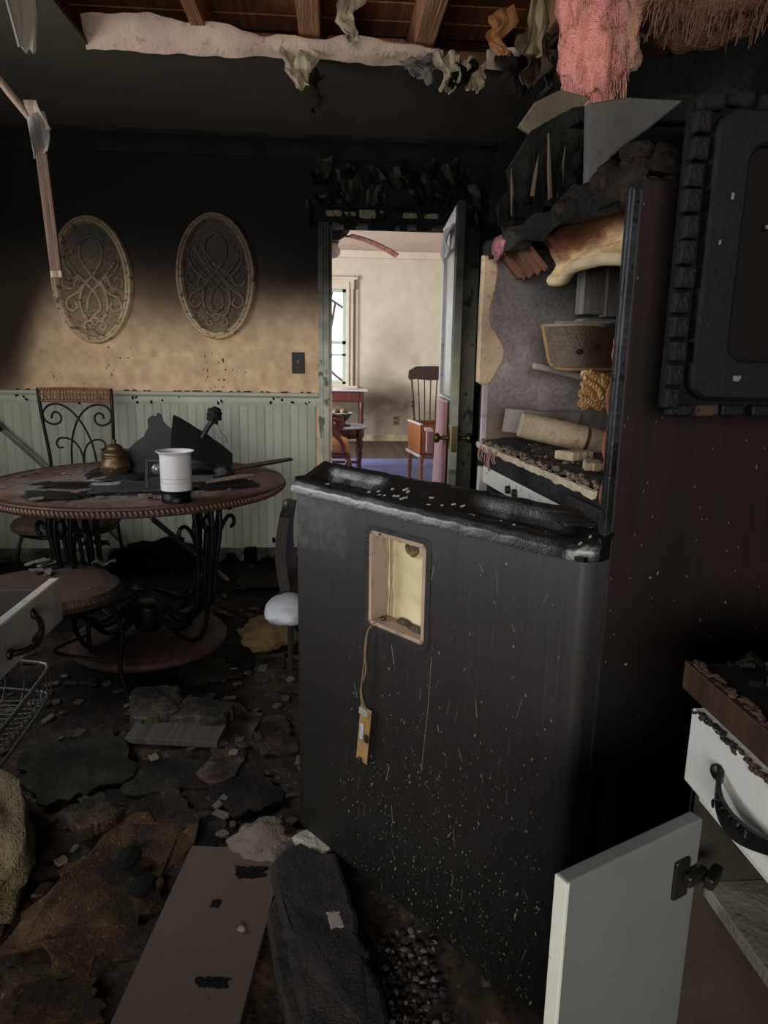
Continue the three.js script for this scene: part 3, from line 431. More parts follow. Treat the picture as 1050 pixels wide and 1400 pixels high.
  part(d, 'back_plate', sheet((u, v) => V(0.27 + u * 0.148, 0.72 + v * 0.192, -0.05 + 0.006 * n3(u * 4, v * 5, 3)), 20, 24, 0.006), cream, 'cream foam back of the recess');
  part(d, 'foam_lump', merge([at(blob(0.016, 0.02, 0.008, 5, 0.3), 0.345, 0.888, -0.042), at(blob(0.02, 0.008, 0.008, 6, 0.3), 0.335, 0.728, -0.035), at(blob(0.028, 0.006, 0.01, 8, 0.3), 0.375, 0.726, -0.03)]), mat('#a48d68', 'grit', { scale: 4 }));
  part(d, 'clip', merge([at(box(0.006, 0.018, 0.006, 0.002), 0.41, 0.872, -0.012), at(box(0.005, 0.014, 0.006, 0.002), 0.414, 0.855, -0.012), at(box(0.012, 0.006, 0.006, 0.002), 0.345, 0.908, -0.006), at(box(0.01, 0.008, 0.01, 0.002), 0.287, 0.726, -0.02), at(box(0.008, 0.004, 0.004, 0.001), 0.295, 0.912, 0)]), mat('#121110', 'plain'));
  // the circuit board that dangles from the recess
  const cb = thing('circuit_board', 'small tan circuit board dangling by two wires from the dispenser recess', 'circuit board', [0, 0, 0]);
  const wq = (s, y, z) => V(s, y, z).applyAxisAngle(V(0, 1, 0), DOOR.a).add(V(...DOOR.p)); cb.position.copy(wq(0.266, 0.465, 0.012)); cb.rotation.y = DOOR.a;
  const bd = part(cb, 'board', at(box(0.034, 0.132, 0.003, 0.001), 0, 0, 0, 0, 0, -0.1), mat('#a8824f', 'mottle', { scale: 4, bump: 0 }));
  part(bd, 'component', at(box(0.012, 0.018, 0.006, 0.003), 0.012, -0.004, 0.004), mat('#151413', 'plain')); part(bd, 'component', at(box(0.012, 0.012, 0.006, 0.003), -0.008, -0.062, 0.004), mat('#151413', 'plain'));
  const lb = canvasTex(64, 160, (g) => { g.fillStyle = '#b9bcc4'; g.fillRect(0, 0, 64, 160); g.fillStyle = '#55585f'; for (let i = 0; i < 20; i++) g.fillRect(10, 10 + i * 7, 14 + ((i * 17) % 28), 3); });
  part(bd, 'sticker', at(planar(box(0.009, 0.036, 0.001), 'x', -0.0045, 0.009, 'y', -0.018, 0.036), -0.006, 0.006, 0.002, 0, 0, -0.1), new THREE.MeshStandardMaterial({ map: lb, roughness: 0.5 }), 'pale blue sticker');
  part(cb, 'connector', at(box(0.026, 0.016, 0.008, 0.002), 0.004, 0.056, 0.004, 0, 0, -0.1), mat('#8f8a80', 'plain'));
  for (const [k, c] of [[-1, '#7b6e4c'], [1, '#74584a']]) part(cb, 'wire', tube([[0.004 + k * 0.005, 0.063, 0.003], [-0.004 + k * 0.006, 0.1, 0.006 + k * 0.004], [0.004 - k * 0.004, 0.15, 0.004], [0.004 + k * 0.002, 0.2, 0.002], [0.012, 0.245, 0.0], [0.022, 0.262, -0.014], [0.026, 0.264, -0.03]], 0.0016, 50, 6), mat(c, 'plain'));
}
// what lies in the freezer
{
  const inF = (x, y, z) => { const v = V(x, y, z).applyAxisAngle(V(0, 1, 0), FR.a).add(V(...FR.p)); return [v.x, v.y, v.z]; };
  const tray = thing('ice_tray', 'scorched brown plastic tray tilted high in the freezer', 'tray', inF(0.165, 1.285, -0.48), FR.a);
  part(tray, 'basin', sheet((u, v) => V((u - 0.5) * 0.19 * (1 - 0.16 * v), 0.042 - v * 0.085, -0.02 + 0.03 * Math.sin(u * Math.PI) + 0.012 * v), 16, 8, 0.006), mat('#56432c', 'mottle', { rough: 0.45, scale: 4 }));
  part(tray, 'rim', tube([[-0.096, 0.044, -0.02], [0, 0.047, 0.01], [0.096, 0.046, -0.02]], 0.004), mat('#b09a80', 'mottle')); part(tray, 'rim', tube([[-0.096, 0.044, -0.02], [-0.088, 0, -0.012], [-0.074, -0.04, -0.006], [0, -0.046, 0.02], [0.08, -0.044, -0.006]], 0.0045), mat('#a5825c', 'mottle'), 'tan melted lower edge');
  void 0; part(tray, 'crumbs', merge(Array.from({ length: 3 }, (_, i) => at(blob(0.008, 0.006, 0.004, i + 500, 0.4, 3, 1), rr(-0.05, 0.06), rr(-0.01, 0.02), 0.02))), mat('#3f2f1e', 'grit'), null, true);
  const wrap = sheet((u, v) => V((u - 0.5) * 0.1 * (1 - 0.35 * (v - 0.3) ** 2) + 0.006 * n3(u * 5, v * 5, 2), 0.03 - v * 0.075 + 0.012 * n3(u * 3, v * 2, 1), 0.03 * Math.sin(u * 3.1) + 0.008 * Math.sin((u - v) * 26)), 40, 20, 0.01);
  one('wrapped_package', 'crumpled shiny tan wrapped package hanging under the brown tray', 'package', wrap, mat('#c09058', 'grain', { scale: 3, rough: 0.35 }), inF(0.18, 1.2, -0.42), [0, FR.a, -0.1]);
  const roll = thing('foam_roll', 'pale tan foam roll with one dark split across it, lying slanted on the freezer floor', 'roll', inF(0.115, 1.1, -0.45), FR.a);
  const half = (x0, x1) => { const g = lathe([[0, 0], [0.024, 0], [0.028, 0.004], [0.028, (x1 - x0) - 0.004], [0.024, x1 - x0], [0, x1 - x0]], 28); g.rotateZ(-Math.PI / 2); g.translate(x0, 0, 0); g.rotateZ(-0.2); g.rotateY(-0.25); return g; };
  const tanF = mat('#cdb898', 'mottle', { scale: 3, bump: 0.003 }); part(roll, 'piece', half(-0.1, 0.045), tanF); part(roll, 'piece', half(0.05, 0.13), tanF); part(roll, 'core', (() => { const g = new THREE.CylinderGeometry(0.022, 0.022, 0.2, 16); g.rotateZ(-Math.PI / 2); g.translate(0.015, 0, 0); g.rotateZ(-0.2); g.rotateY(-0.25); return boxUV(g); })(), mat('#6a3524', 'fibre'));
  one('foam_chunk', 'larger pale lump of foam at the right of the freezer lip', 'foam', slab(0.06, 0.045, 0.014, 71, 0.3, 0.006), tanF, inF(0.06, 1.068, -0.27), [0, 0.4, 0]);
  one('foam_chunk', 'smaller pale lump of foam nearest the hinge in the freezer', 'foam', slab(0.05, 0.03, 0.012, 72, 0.3, 0.006), tanF, inF(0.05, 1.066, -0.17), [0, 1.2, 0]);
}

// ---------------------------------------------------------------- right-hand counter and cabinets
{
  const paint = mat('#d3d3cc', 'clean', { bump: 0.0008, rough: 0.5 }), paintD = mat('#a9a9a4', 'mottle', { bump: 0.0008, rough: 0.5 }), shadedInner = mat('#33291b', 'mottle', { rough: 0.7 });  // cabinet inside: shade from door and drawer put into its brown
  const t = thing('base_cabinet', 'white base cabinet with an open door and a shut drawer under the charred countertop', 'cabinet', [0.437, 0, -0.735]);
  part(t, 'carcass', merge([bxa(0, 0.62, 0.1, 0.874, 0, 0.016), bxa(0, 0.62, 0.1, 0.874, 0.9, 0.916), bxa(0.6, 0.62, 0.1, 0.874, 0.016, 0.9), bxa(0, 0.6, 0.1, 0.116, 0.016, 0.9), bxa(0.06, 0.075, 0, 0.1, 0.0, 0.916)]), shadedInner);
  part(t, 'face_frame', merge([bxa(0, 0.018, 0.1, 0.876, 0, 0.011, 0.002), bxa(0, 0.018, 0.1, 0.876, 0.88, 0.916, 0.002), bxa(0, 0.018, 0.862, 0.876, 0.018, 0.88), bxa(0, 0.018, 0.745, 0.77, 0.018, 0.88)]), mat('#c9c6b8', 'clean', { bump: 0.0008, rough: 0.55 }));
  const dr = part(t, 'drawer', bxa(-0.018, 0, 0.768, 0.862, 0.01, 0.5, 0.003), paint, 'white drawer front with a burnt upper edge');
  const bite = []; for (let i = 0; i < 130; i++) { const z = 0.012 + i * 0.0037; bite.push(at(blob(rr(0.0015, 0.005), rr(0.0012, 0.004), rr(0.003, 0.007), i + 700, 0.35, 3, 1), -0.017 + rr(-0.001, 0.004), 0.861 + rr(-0.003, 0.002), z)); }
  part(dr, 'burnt_edge', merge(bite), mat('#5e4a3c', 'soot', { bump: 0.003 }), null, true);
  const bail = (sheet((u, v) => { const a = u * Math.PI, w = 0.010 + 0.008 * Math.sin(a) ** 2; return V(-0.018 - 0.026 * Math.sin(a) ** 0.7, 0.822 - 0.012 * Math.sin(a) + (v - 0.5) * w * 1.3, 0.085 + 0.125 * u); }, 30, 6, 0.005));
  part(dr, 'handle', merge([bail, at(blob(0.006, 0.009, 0.01, 3, 0.15, 2, 2), -0.021, 0.823, 0.08), at(blob(0.006, 0.009, 0.01, 4, 0.15, 2, 2), -0.021, 0.82, 0.215), ...[0, 1, 2, 3, 4].map((k) => tube([[-0.045, 0.808 + 0.005 * (k % 2), 0.118 + k * 0.014], [-0.048, 0.818, 0.122 + k * 0.014], [-0.046, 0.822, 0.128 + k * 0.012]], 0.0016, 8, 5))]), mat('#1b1a19', 'mottle', { rough: 0.35, metal: 0.5, bump: 0.001, scale: 5 }), 'black leaf-patterned pull');
  const dg = part(t, 'door', bxa(0.0, 0.211, 0.1, 0.745, 0, 0.018, 0.003), mat('#6c6c69', 'clean', { bump: 0.0008, rough: 0.45 }), 'white door swung open, shade painted into its grey face');  // shade on the inner face put into the grey
  dg.position.set(-0.012, 0, 0.052); dg.rotation.y = Math.PI + 0.451;
  part(dg, 'edge_band', bxa(0.208, 0.2125, 0.101, 0.744, 0.0, 0.0175, 0.001), mat('#d8d6cc', 'clean', { bump: 0.0005, rough: 0.5 }));  // light on the free edge put into a paler colour
  const hm = mat('#3a3733', 'mottle', { metal: 0.7, rough: 0.4, bump: 0.0005, scale: 4 });
  part(dg, 'hinge', merge([bxa(0.02, 0.045, 0.655, 0.705, -0.005, 0.001, 0.003), bxa(0.0, 0.035, 0.675, 0.69, -0.016, -0.004, 0.004), at(box(0.035, 0.016, 0.012, 0.004), 0.0, 0.682, -0.02, 0, 0.3, 0)]), hm, 'dark cup hinge');
  
  part(t, 'shelf', bxa(0.02, 0.6, 0.612, 0.63, 0.016, 0.9, 0.002), mat('#7d796c', 'clean', { rough: 0.5 }));
  const c = thing('countertop', 'brown laminate countertop with a charred peeling surface', 'countertop', [0.417, 0.876, -0.748]);
  part(c, 'edge_band', bxa(0, 0.016, 0, 0.034, 0, 0.95, 0.001), mat('#45301f', 'grain', { bump: 0.0005, rough: 0.45 }));
  part(c, 'slab', bxa(0.016, 0.74, 0, 0.03, 0, 0.95, 0.001), mat('#2a241e', 'soot', { bump: 0.004 }));
  const ch = []; for (let i = 0; i < 190; i++) ch.push(at(slab(rr(0.004, 0.018), rr(0.003, 0.007), 0.003, i + 20, 0.35, 0.001), 0.01 + rr(-0.004, 0.008), 0.031, 0.005 + i * 0.005, rr(-0.2, 0.2), 1.57, 0.1));
  part(c, 'split_edge', merge(ch), mat('#8a6a52', 'grit', { scale: 4 }), 'raw split wood along the edge', true);
  const rb = [], rb2 = []; for (let i = 0; i < 520; i++) (rnd() < 0.4 ? rb2 : rb).push(at(slab(rr(0.006, 0.03), rr(0.004, 0.016), rr(0.002, 0.005), i + 40, 0.4, 0.005), rr(0.03, 0.4), 0.03 + rr(0, 0.014), rr(0.01, 0.7), rr(-0.5, 0.5), rr(0, 3), rr(-0.5, 0.5)));
  part(c, 'rubble', merge(rb), mat('#25211c', 'soot', { bump: 0.003 }), 'black charred rubble', true); part(c, 'rubble', merge(rb2), mat('#77695a', 'soot', { bump: 0.002 }), 'pale flakes', true);
  const bowl = one('white_bowl', 'white-rimmed bowl standing on the shelf inside the open white cabinet', 'bowl', merge([lathe([[0, 0.006], [0.03, 0.004], [0.032, 0], [0.036, 0.004], [0.06, 0.03], [0.072, 0.06], [0.075, 0.062], [0.074, 0.056], [0.058, 0.028], [0.03, 0.01], [0, 0.01]], 48)]), mat('#c5c2b8', 'mottle', { rough: 0.25, bump: 0 }), [0.565, 0.631, -0.52], [0, 0, 0]); void bowl;
  const can = thing('canister', 'dim tan round canister at the back of the open white cabinet', 'canister', [0.68, 0.632, -0.62]);
  part(can, 'body', lathe([[0, 0], [0.075, 0], [0.08, 0.005], [0.08, 0.085], [0.075, 0.09], [0, 0.09]]), mat('#6d5d42', 'clean')); part(can, 'lid', lathe([[0, 0.09], [0.082, 0.09], [0.082, 0.105], [0.02, 0.108], [0, 0.108]]), mat('#8a7653', 'mottle'));
  // wall cabinet whose charred door stands open towards the viewer
  const w = thing('wall_cabinet', 'charred black wall cabinet with its recessed panel door hanging open beside the refrigerator', 'cabinet', [0.72, 1.19, -0.93]);
  part(w, 'carcass', merge([bxa(0.07, 0.43, 0, 0.43, 0, 0.016), bxa(0.07, 0.43, 0, 0.43, 0.6, 0.616), bxa(0.07, 0.43, 0, 0.016, 0, 0.616), bxa(0.07, 0.43, 0.414, 0.43, 0, 0.616), bxa(0.415, 0.43, 0, 0.43, 0, 0.616)]), CH.black);
    const blk = mat('#17171b', 'mottle', { spec: 0.5, rough: 0.5, bump: 0.0006, scale: 2 });
  const rp = (x0, x1, ya, yb, r) => { const o = []; for (const [cx, cy, a] of [[x1 - r, yb - r, 0], [x0 + r, yb - r, 1], [x0 + r, ya + r, 2], [x1 - r, ya + r, 3]]) for (let k = 0; k <= 6; k++) { const q = (a + k / 6) * Math.PI / 2; o.push([cx + r * Math.cos(q), cy + r * Math.sin(q)]); } return o; };
  const fr = extrude(rp(-0.243, 0.06, 0.022, 0.368, 0.022), 0.016, 0.004, [rp(-0.205, 0.01, 0.066, 0.335, 0.025)]);
  const pd = part(w, 'door', fr, blk, 'charred door frame with rounded corners');
  part(pd, 'panel', bxa(-0.21, 0.015, 0.06, 0.34, -0.004, 0.006, 0.003), mat('#120d0b', 'mottle', { spec: 0.3, rough: 0.7, bump: 0.0006 }));
  part(pd, 'backing', bxa(-0.272, 0.07, 0.004, 0.385, -0.022, -0.006, 0.004), mat('#1c1a19', 'soot'));
  for (let i = 0; i < 12; i++) part(pd, 'char_block', at(box(0.021 + rr(-0.003, 0.002), 0.0295 + rr(-0.003, 0.001), 0.018, 0.003), -0.262 + rr(-0.003, 0.003), 0.018 + i * 0.031, -0.001 + rr(-0.004, 0.004), 0, 0, rr(-0.04, 0.04)), i < 6 ? mat('#202024', 'soot', { rough: 0.6, bump: 0.003 }) : mat('#262220', 'soot', { rough: 0.6, bump: 0.003 }));
  for (let i = 0; i < 9; i++) part(pd, 'char_block', at(box(0.033 + rr(-0.004, 0.002), 0.016, 0.018, 0.004), -0.25 + i * 0.037, 0.004 + rr(-0.002, 0.002), -0.002 + rr(-0.004, 0.004), 0, 0, rr(-0.06, 0.06)), i === 1 ? mat('#5d4a42', 'soot') : mat('#242429', 'soot', { rough: 0.5 }));
  for (let i = 0; i < 9; i++) part(pd, 'char_block', at(box(0.03 + rr(-0.006, 0.006), 0.02, 0.018, 0.006), -0.25 + i * 0.037, 0.384 + rr(-0.004, 0.004), -0.002, 0, 0, rr(-0.1, 0.1)), mat('#2b2826', 'soot'));
  for (const [x, y, a, b2] of [[-0.22, 0.27, 0.004, 0.01], [-0.23, 0.215, 0.003, 0.007], [-0.188, 0.046, 0.016, 0.008], [-0.17, 0.235, 0.005, 0.005]]) part(pd, 'paint_fleck', at(slab(a, b2, 0.001, Math.round(a * 1e3) + 9, 0.4, 0), x, y, 0.02, Math.PI / 2, 0, 0.4), mat('#8f867c', 'mottle'));
}

// ---------------------------------------------------------------- left-hand drawer and wire basket
{
  const t = thing('base_cabinet', 'white base cabinet at the left edge with a pulled-out drawer with a black pull', 'cabinet', [-0.95, 0, -1.32]);
  part(t, 'carcass', bxa(-1.04, 0, 0.0, 0.87, 0.0, 1.3, 0.003), mat('#b8b4ad', 'mottle', { rough: 0.5 }));
  const d = part(t, 'drawer', bxa(0.43, 0.448, 0.768, 0.85, 0.04, 0.6, 0.003), mat('#c4bcb6', 'mottle', { rough: 0.5, bump: 0.0008 }), 'white drawer front');
  part(d, 'drawer_box', merge([bxa(-0.01, 0.43, 0.775, 0.835, 0.06, 0.072), bxa(-0.01, 0.43, 0.775, 0.835, 0.56, 0.572), bxa(-0.01, 0.43, 0.772, 0.78, 0.06, 0.572)]), mat('#2b231c', 'mottle'));
  part(d, 'handle', merge([tube([[0.449, 0.828, 0.17], [0.462, 0.82, 0.175], [0.474, 0.806, 0.2], [0.476, 0.8, 0.225], [0.468, 0.797, 0.25], [0.449, 0.796, 0.262]], 0.0055, 30, 8), at(blob(0.005, 0.009, 0.009, 3, 0.1, 2, 2), 0.451, 0.828, 0.168), at(blob(0.005, 0.009, 0.009, 3, 0.1, 2, 2), 0.451, 0.797, 0.264), at(blob(0.005, 0.012, 0.022, 5, 0.15, 2, 2), 0.475, 0.802, 0.22)]), mat('#171615', 'mottle', { rough: 0.4, metal: 0.4 }), 'black curved pull');
  
  const wm = mat('#454442', 'plain', { metal: 0.6, rough: 0.45 });
  const loop = (y, k) => [[0.2 - k, y, -0.21 + k], [0.19 - k, y, -0.25 + k], [0.16 - k, y, -0.265 + k], [-0.14, y, -0.265 + k], [-0.14, y, 0.3], [0.16 - k, y, 0.3], [0.2 - k, y, 0.26]];
  const b = part(t, 'wire_drawer', tube(loop(0.6, 0), 0.0045, 80, 8, true), wm, 'pulled-out grey wire drawer'); b.position.set(0.15, 0, 0.12); part(b, 'rim', tube(loop(0.535, 0.004), 0.003, 80, 6, true), wm);
  const ws = []; for (let i = 0; i < 26; i++) { const z = -0.235 + i * 0.02; ws.push(tube([[0.199, 0.598, z], [0.197, 0.535, z], [0.19, 0.53, z], [-0.14, 0.53, z]], 0.0016, 14, 5)); } for (let i = 0; i < 8; i++) ws.push(tube([[0.17 - i * 0.04, 0.6, -0.264], [0.17 - i * 0.04, 0.53, -0.262], [0.17 - i * 0.04, 0.53, 0.3]], 0.0016, 14, 5));
  part(b, 'wire', merge(ws), wm, null, true);
}

// ---------------------------------------------------------------- the round table and its chairs
const iron = mat('#191512', 'mottle', { metal: 0.5, rough: 0.45, bump: 0.001, scale: 4 });
const TC = [-0.79, 0, -2.92];
{
  const t = thing('round_table', 'round wooden table with a roped edge and wrought iron scroll legs, covered in ash', 'table', TC);
  const top = tex(512, 512, (u, v) => {
    const x = (u - 0.5) * 2, y = (v - 0.5) * 2, r = Math.hypot(x, y), n = fbm(u, v, 7, 7, 501), f = fbm(u, v, 60, 60, 511, 3), g = fbm(u, v, 30, 4, 521);
    const ash = clamp(smooth(1.0, 0.6, r + (n - 0.5) * 0.8) * 0.95 + (f > 0.62 ? 0.35 : 0));
    const w = [106, 80, 69].map((q) => q * (0.7 + 0.5 * g)), a = [150, 146, 142].map((q) => q * (0.45 + 0.8 * n) * (0.8 + 0.4 * f));
    return w.map((q, i) => lerp(q, a[i], ash * 0.85));
  });
  part(t, 'tabletop', planar(lathe([[0, 0.718], [0.56, 0.718], [0.565, 0.722], [0.565, 0.748], [0.56, 0.751], [0.505, 0.751], [0.5, 0.7485], [0, 0.7485]], 72), 'x', -0.57, 1.14, 'z', -0.57, 1.14), mapMat(top, 0.6, 0.001));
  part(t, 'edge_moulding', lathe([[0.56, 0.712], [0.584, 0.716], [0.588, 0.722], [0.584, 0.727], [0.584, 0.742], [0.59, 0.746], [0.585, 0.752], [0.56, 0.752]], 96), mat('#523a2f', 'grain', { rough: 0.5 }));
  const bead = new THREE.SphereGeometry(1, 8, 6); bead.scale(0.007, 0.012, 0.0062); bead.rotateX(0.55); const beads = [];
  for (let i = 0; i < 216; i++) { const a = i / 216 * Math.PI * 2; beads.push(at(bead.clone(), Math.cos(a) * 0.588, 0.732, Math.sin(a) * 0.588, 0, -a, 0)); }
  part(t, 'rope_edge', merge(beads), mat('#6d5040', 'mottle', { rough: 0.45, bump: 0 }), 'carved rope edge', true);
  const leg = (() => {                                                    // one leg: an arch of flat bars that bends inwards near the floor, with two curls
    const L = [];
    const bar = (s, r0, rb, yb) => tube([[r0, 0.712, s], [r0 + 0.01, 0.6, s * 0.9], [r0 - 0.005, 0.45, s * 0.7], [r0 - 0.03, 0.28, s * 0.6], [rb, yb + 0.05, s * 0.5], [rb - 0.05, yb, s * 0.4], [rb - 0.12, yb - 0.005, s * 0.3], [0.05, yb + 0.06, 0]], 0.0095, 60, 8);
    L.push(bar(0.07, 0.37, 0.3, 0.2), bar(-0.07, 0.37, 0.3, 0.2), bar(0.025, 0.34, 0.26, 0.15), bar(-0.025, 0.34, 0.26, 0.15), bar(0, 0.39, 0.33, 0.11));
    L.push(tube([[0.37, 0.6, -0.068], [0.375, 0.68, -0.05], [0.372, 0.705, 0], [0.375, 0.68, 0.05], [0.37, 0.6, 0.068]], 0.009, 30));
    for (const s of [-1, 1]) L.push(tube([[0.37, 0.5, s * 0.05], [0.372, 0.58, s * 0.075], [0.375, 0.625, s * 0.115], [0.375, 0.62, s * 0.14], [0.375, 0.59, s * 0.145], [0.375, 0.58, s * 0.13]], 0.008, 34));
    L.push(at(blob(0.02, 0.035, 0.02, 5, 0.15, 3, 3), 0.372, 0.615, 0));
    return merge(L);
  })();
  for (const a of [-0.62, Math.PI / 2 - 0.62, Math.PI - 0.62, -Math.PI / 2 - 0.62]) { const l = part(t, 'leg', leg, iron); l.rotation.y = a; }
  part(t, 'hub', lathe([[0, 0.1], [0.05, 0.1], [0.06, 0.12], [0.06, 0.2], [0.05, 0.22], [0, 0.22]], 24), iron);
  part(t, 'base', lathe([[0, 0.03], [0.3, 0.03], [0.325, 0.045], [0.33, 0.06], [0.32, 0.075], [0.29, 0.085], [0.27, 0.1], [0, 0.105]], 64), mat('#3f2a20', 'grain', { rough: 0.7 }));
  part(t, 'apron_ring', lathe([[0.4, 0.7], [0.42, 0.7], [0.42, 0.718], [0.4, 0.718], [0.4, 0.7]], 48), iron);
}
function ironChair(label, pos, turn, seatHex) {                            // back at local z = 0, seat towards +z
  const t = thing('iron_chair', label, 'chair', pos, turn, 'wrought iron dining chairs');
  const K = 0.00072, X = (x) => (x - 505) * K, Yy = (y) => 1.075 - (y - 155) * K, c = (l, r) => tube(l.map(([x, y]) => [X(x), Yy(y), 0]), r, l.length * 7, 8);
  part(t, 'back_scroll', c([[325, 362], [330, 340], [355, 318], [390, 345], [385, 390], [345, 408], [290, 390], [265, 335], [300, 280], [370, 262], [440, 290], [510, 362], [565, 460], [600, 560], [620, 690], [626, 900]], 0.0055), iron);
  part(t, 'back_scroll', c([[692, 362], [685, 335], [655, 325], [630, 350], [635, 395], [680, 415], [738, 385], [748, 325], [710, 275], [650, 265], [580, 290], [515, 362], [470, 470], [450, 570], [444, 690], [440, 900]], 0.0055), iron);
  part(t, 'back_scroll', c([[388, 575], [365, 578], [345, 550], [365, 512], [410, 506], [460, 525], [500, 570], [524, 640], [528, 760], [528, 900]], 0.005), iron); part(t, 'back_scroll', c([[660, 590], [685, 580], [690, 545], [660, 520], [620, 520], [570, 548], [540, 605], [530, 680], [528, 900]], 0.005), iron);
  part(t, 'back_post', tube([[X(245), Yy(160), 0], [X(262), Yy(360), 0.004], [X(292), Yy(660), 0.0], [X(300), 0.45, 0.0], [X(300) - 0.01, 0.22, -0.02], [X(300) - 0.02, 0.006, -0.04]], 0.009, 40), iron); part(t, 'back_post', tube([[X(757), Yy(160), 0], [X(757), Yy(360), 0.004], [X(745), Yy(660), 0], [X(735), 0.45, 0], [X(735) + 0.01, 0.22, -0.02], [X(735) + 0.02, 0.006, -0.04]], 0.009, 40), iron);
  const wk = mat('#a5683f', 'grain', { rough: 0.6, scale: 3 });
  const tr = part(t, 'top_rail', merge([tube([[X(240), Yy(158), 0], [X(505), Yy(152), -0.008], [X(760), Yy(158), 0]], 0.007), tube([[X(245), Yy(240), 0], [X(505), Yy(240), -0.008], [X(757), Yy(240), 0]], 0.008)]), wk, 'reddish rattan top rail', true);
  for (let i = 0; i < 22; i++) { const x = X(258) + i * (X(745) - X(258)) / 21; const w = part(tr, 'cane', tube([[x, Yy(160), -0.004], [x + rr(-0.003, 0.003), Yy(200), 0.002], [x, Yy(238), -0.004]], rr(0.004, 0.0062), 6, 6), wk); void w; }
  const up = mat(seatHex, 'fibre', { bump: 0.003, scale: 2 });
  const sg = lathe([[0, 0.405], [0.21, 0.405], [0.235, 0.415], [0.24, 0.435], [0.225, 0.455], [0.18, 0.468], [0, 0.472]], 44); { const p = sg.attributes.position; for (let i = 0; i < p.count; i++) { const x = p.getX(i), z = p.getZ(i), r = Math.hypot(x, z) || 1, k = 1 + 0.1 * Math.abs(Math.sin(2 * Math.atan2(z, x))); p.setX(i, x * k); p.setZ(i, z * k + 0.24); void r; } sg.computeVertexNormals(); }
  part(t, 'seat', sg, up, 'padded seat');
  part(t, 'seat_frame', tube(Array.from({ length: 16 }, (_, i) => [Math.cos(i / 8 * Math.PI) * 0.225, 0.4, 0.24 + Math.sin(i / 8 * Math.PI) * 0.225]), 0.009, 60, 8, true), iron);
  for (const s of [-1, 1]) part(t, 'front_leg', tube([[s * 0.16, 0.4, 0.4], [s * 0.175, 0.3, 0.43], [s * 0.165, 0.15, 0.42], [s * 0.18, 0.006, 0.44]], 0.009, 24), iron);
  part(t, 'stretcher', tube([[-0.165, 0.17, 0.42], [0, 0.2, 0.25], [0.165, 0.17, 0.42]], 0.006, 24), iron);
  return t;
}
ironChair('wrought iron chair with a rattan top rail standing against the wainscot behind the round table', [-1.325, 0, -3.78], 0, '#5a4638');
ironChair('near iron chair at the round table with pale scraps on its brown padded seat', [-1.2, 0, -2.3], 2.21, '#54402f');
{
  const t = thing('padded_chair', 'dark brown padded chair half hidden behind the free edge of the refrigerator door', 'chair', [-0.165, 0, -2.6]);
  const bk = sheet((u, v) => V(-0.014 - 0.02 * Math.sin(v * 3) + 0.01 * u, 0.36 + v * 0.31 - 0.05 * (u - 0.5) ** 2, -0.02 - u * 0.36), 14, 16, 0.04); part(t, 'backrest', bk, mat('#2a1c15', 'mottle', { rough: 0.6 }), 'dark brown padded backrest');
  part(t, 'seat', at(box(0.38, 0.05, 0.4, 0.02), 0.17, 0.34, -0.2), mat('#40301f', 'fibre'));
  for (const [x, z] of [[0.0, -0.03], [0.34, -0.03], [0.0, -0.37], [0.34, -0.37]]) part(t, 'leg', at(new THREE.CylinderGeometry(0.014, 0.011, 0.32, 12), x, 0.16, z), mat('#2c1c14', 'grain'));
  part(t, 'finial', at(blob(0.014, 0.016, 0.014, 4, 0.1, 2, 3), -0.014, 0.705, -0.06), mat('#8a8378', 'mottle', { metal: 0.4, rough: 0.5 }));
  one('cushion', 'white cushion slumped under the dark padded backrest by the refrigerator door', 'cushion', blob(0.085, 0.05, 0.13, 91, 0.18, 2, 4), mat('#b9bdc4', 'clean', { bump: 0.003 }), [-0.165, 0.335, -2.5]);
}
// on the seat of the near chair
{
  const pc = mat('#8f867b', 'mottle'), paper = mat('#a59d92', 'mottle');
  one('paper_strip', 'pale folded strip lying on the padded seat of the near iron chair', 'paper', sheet((u, v) => V((u - 0.5) * 0.085, 0.01 + 0.008 * Math.sin(u * 9), (v - 0.5) * 0.03), 14, 3, 0.002), paper, [-0.86, 0.475, -2.62], [0, 0.1, 0]);
  for (let i = 0; i < 5; i++) one('plaster_scrap', 'pale torn scrap heaped on the far left of the near chair seat', 'scrap', slab(rr(0.05, 0.1), rr(0.02, 0.05), 0.004, i + 30, 0.35, 0.012), pc, [-1.06 + rr(-0.05, 0.05), 0.473 + i * 0.005, -2.56 + rr(-0.05, 0.05)], [rr(-0.1, 0.1), rr(0, 3), rr(-0.1, 0.2)], 'scraps on the near chair seat');
}
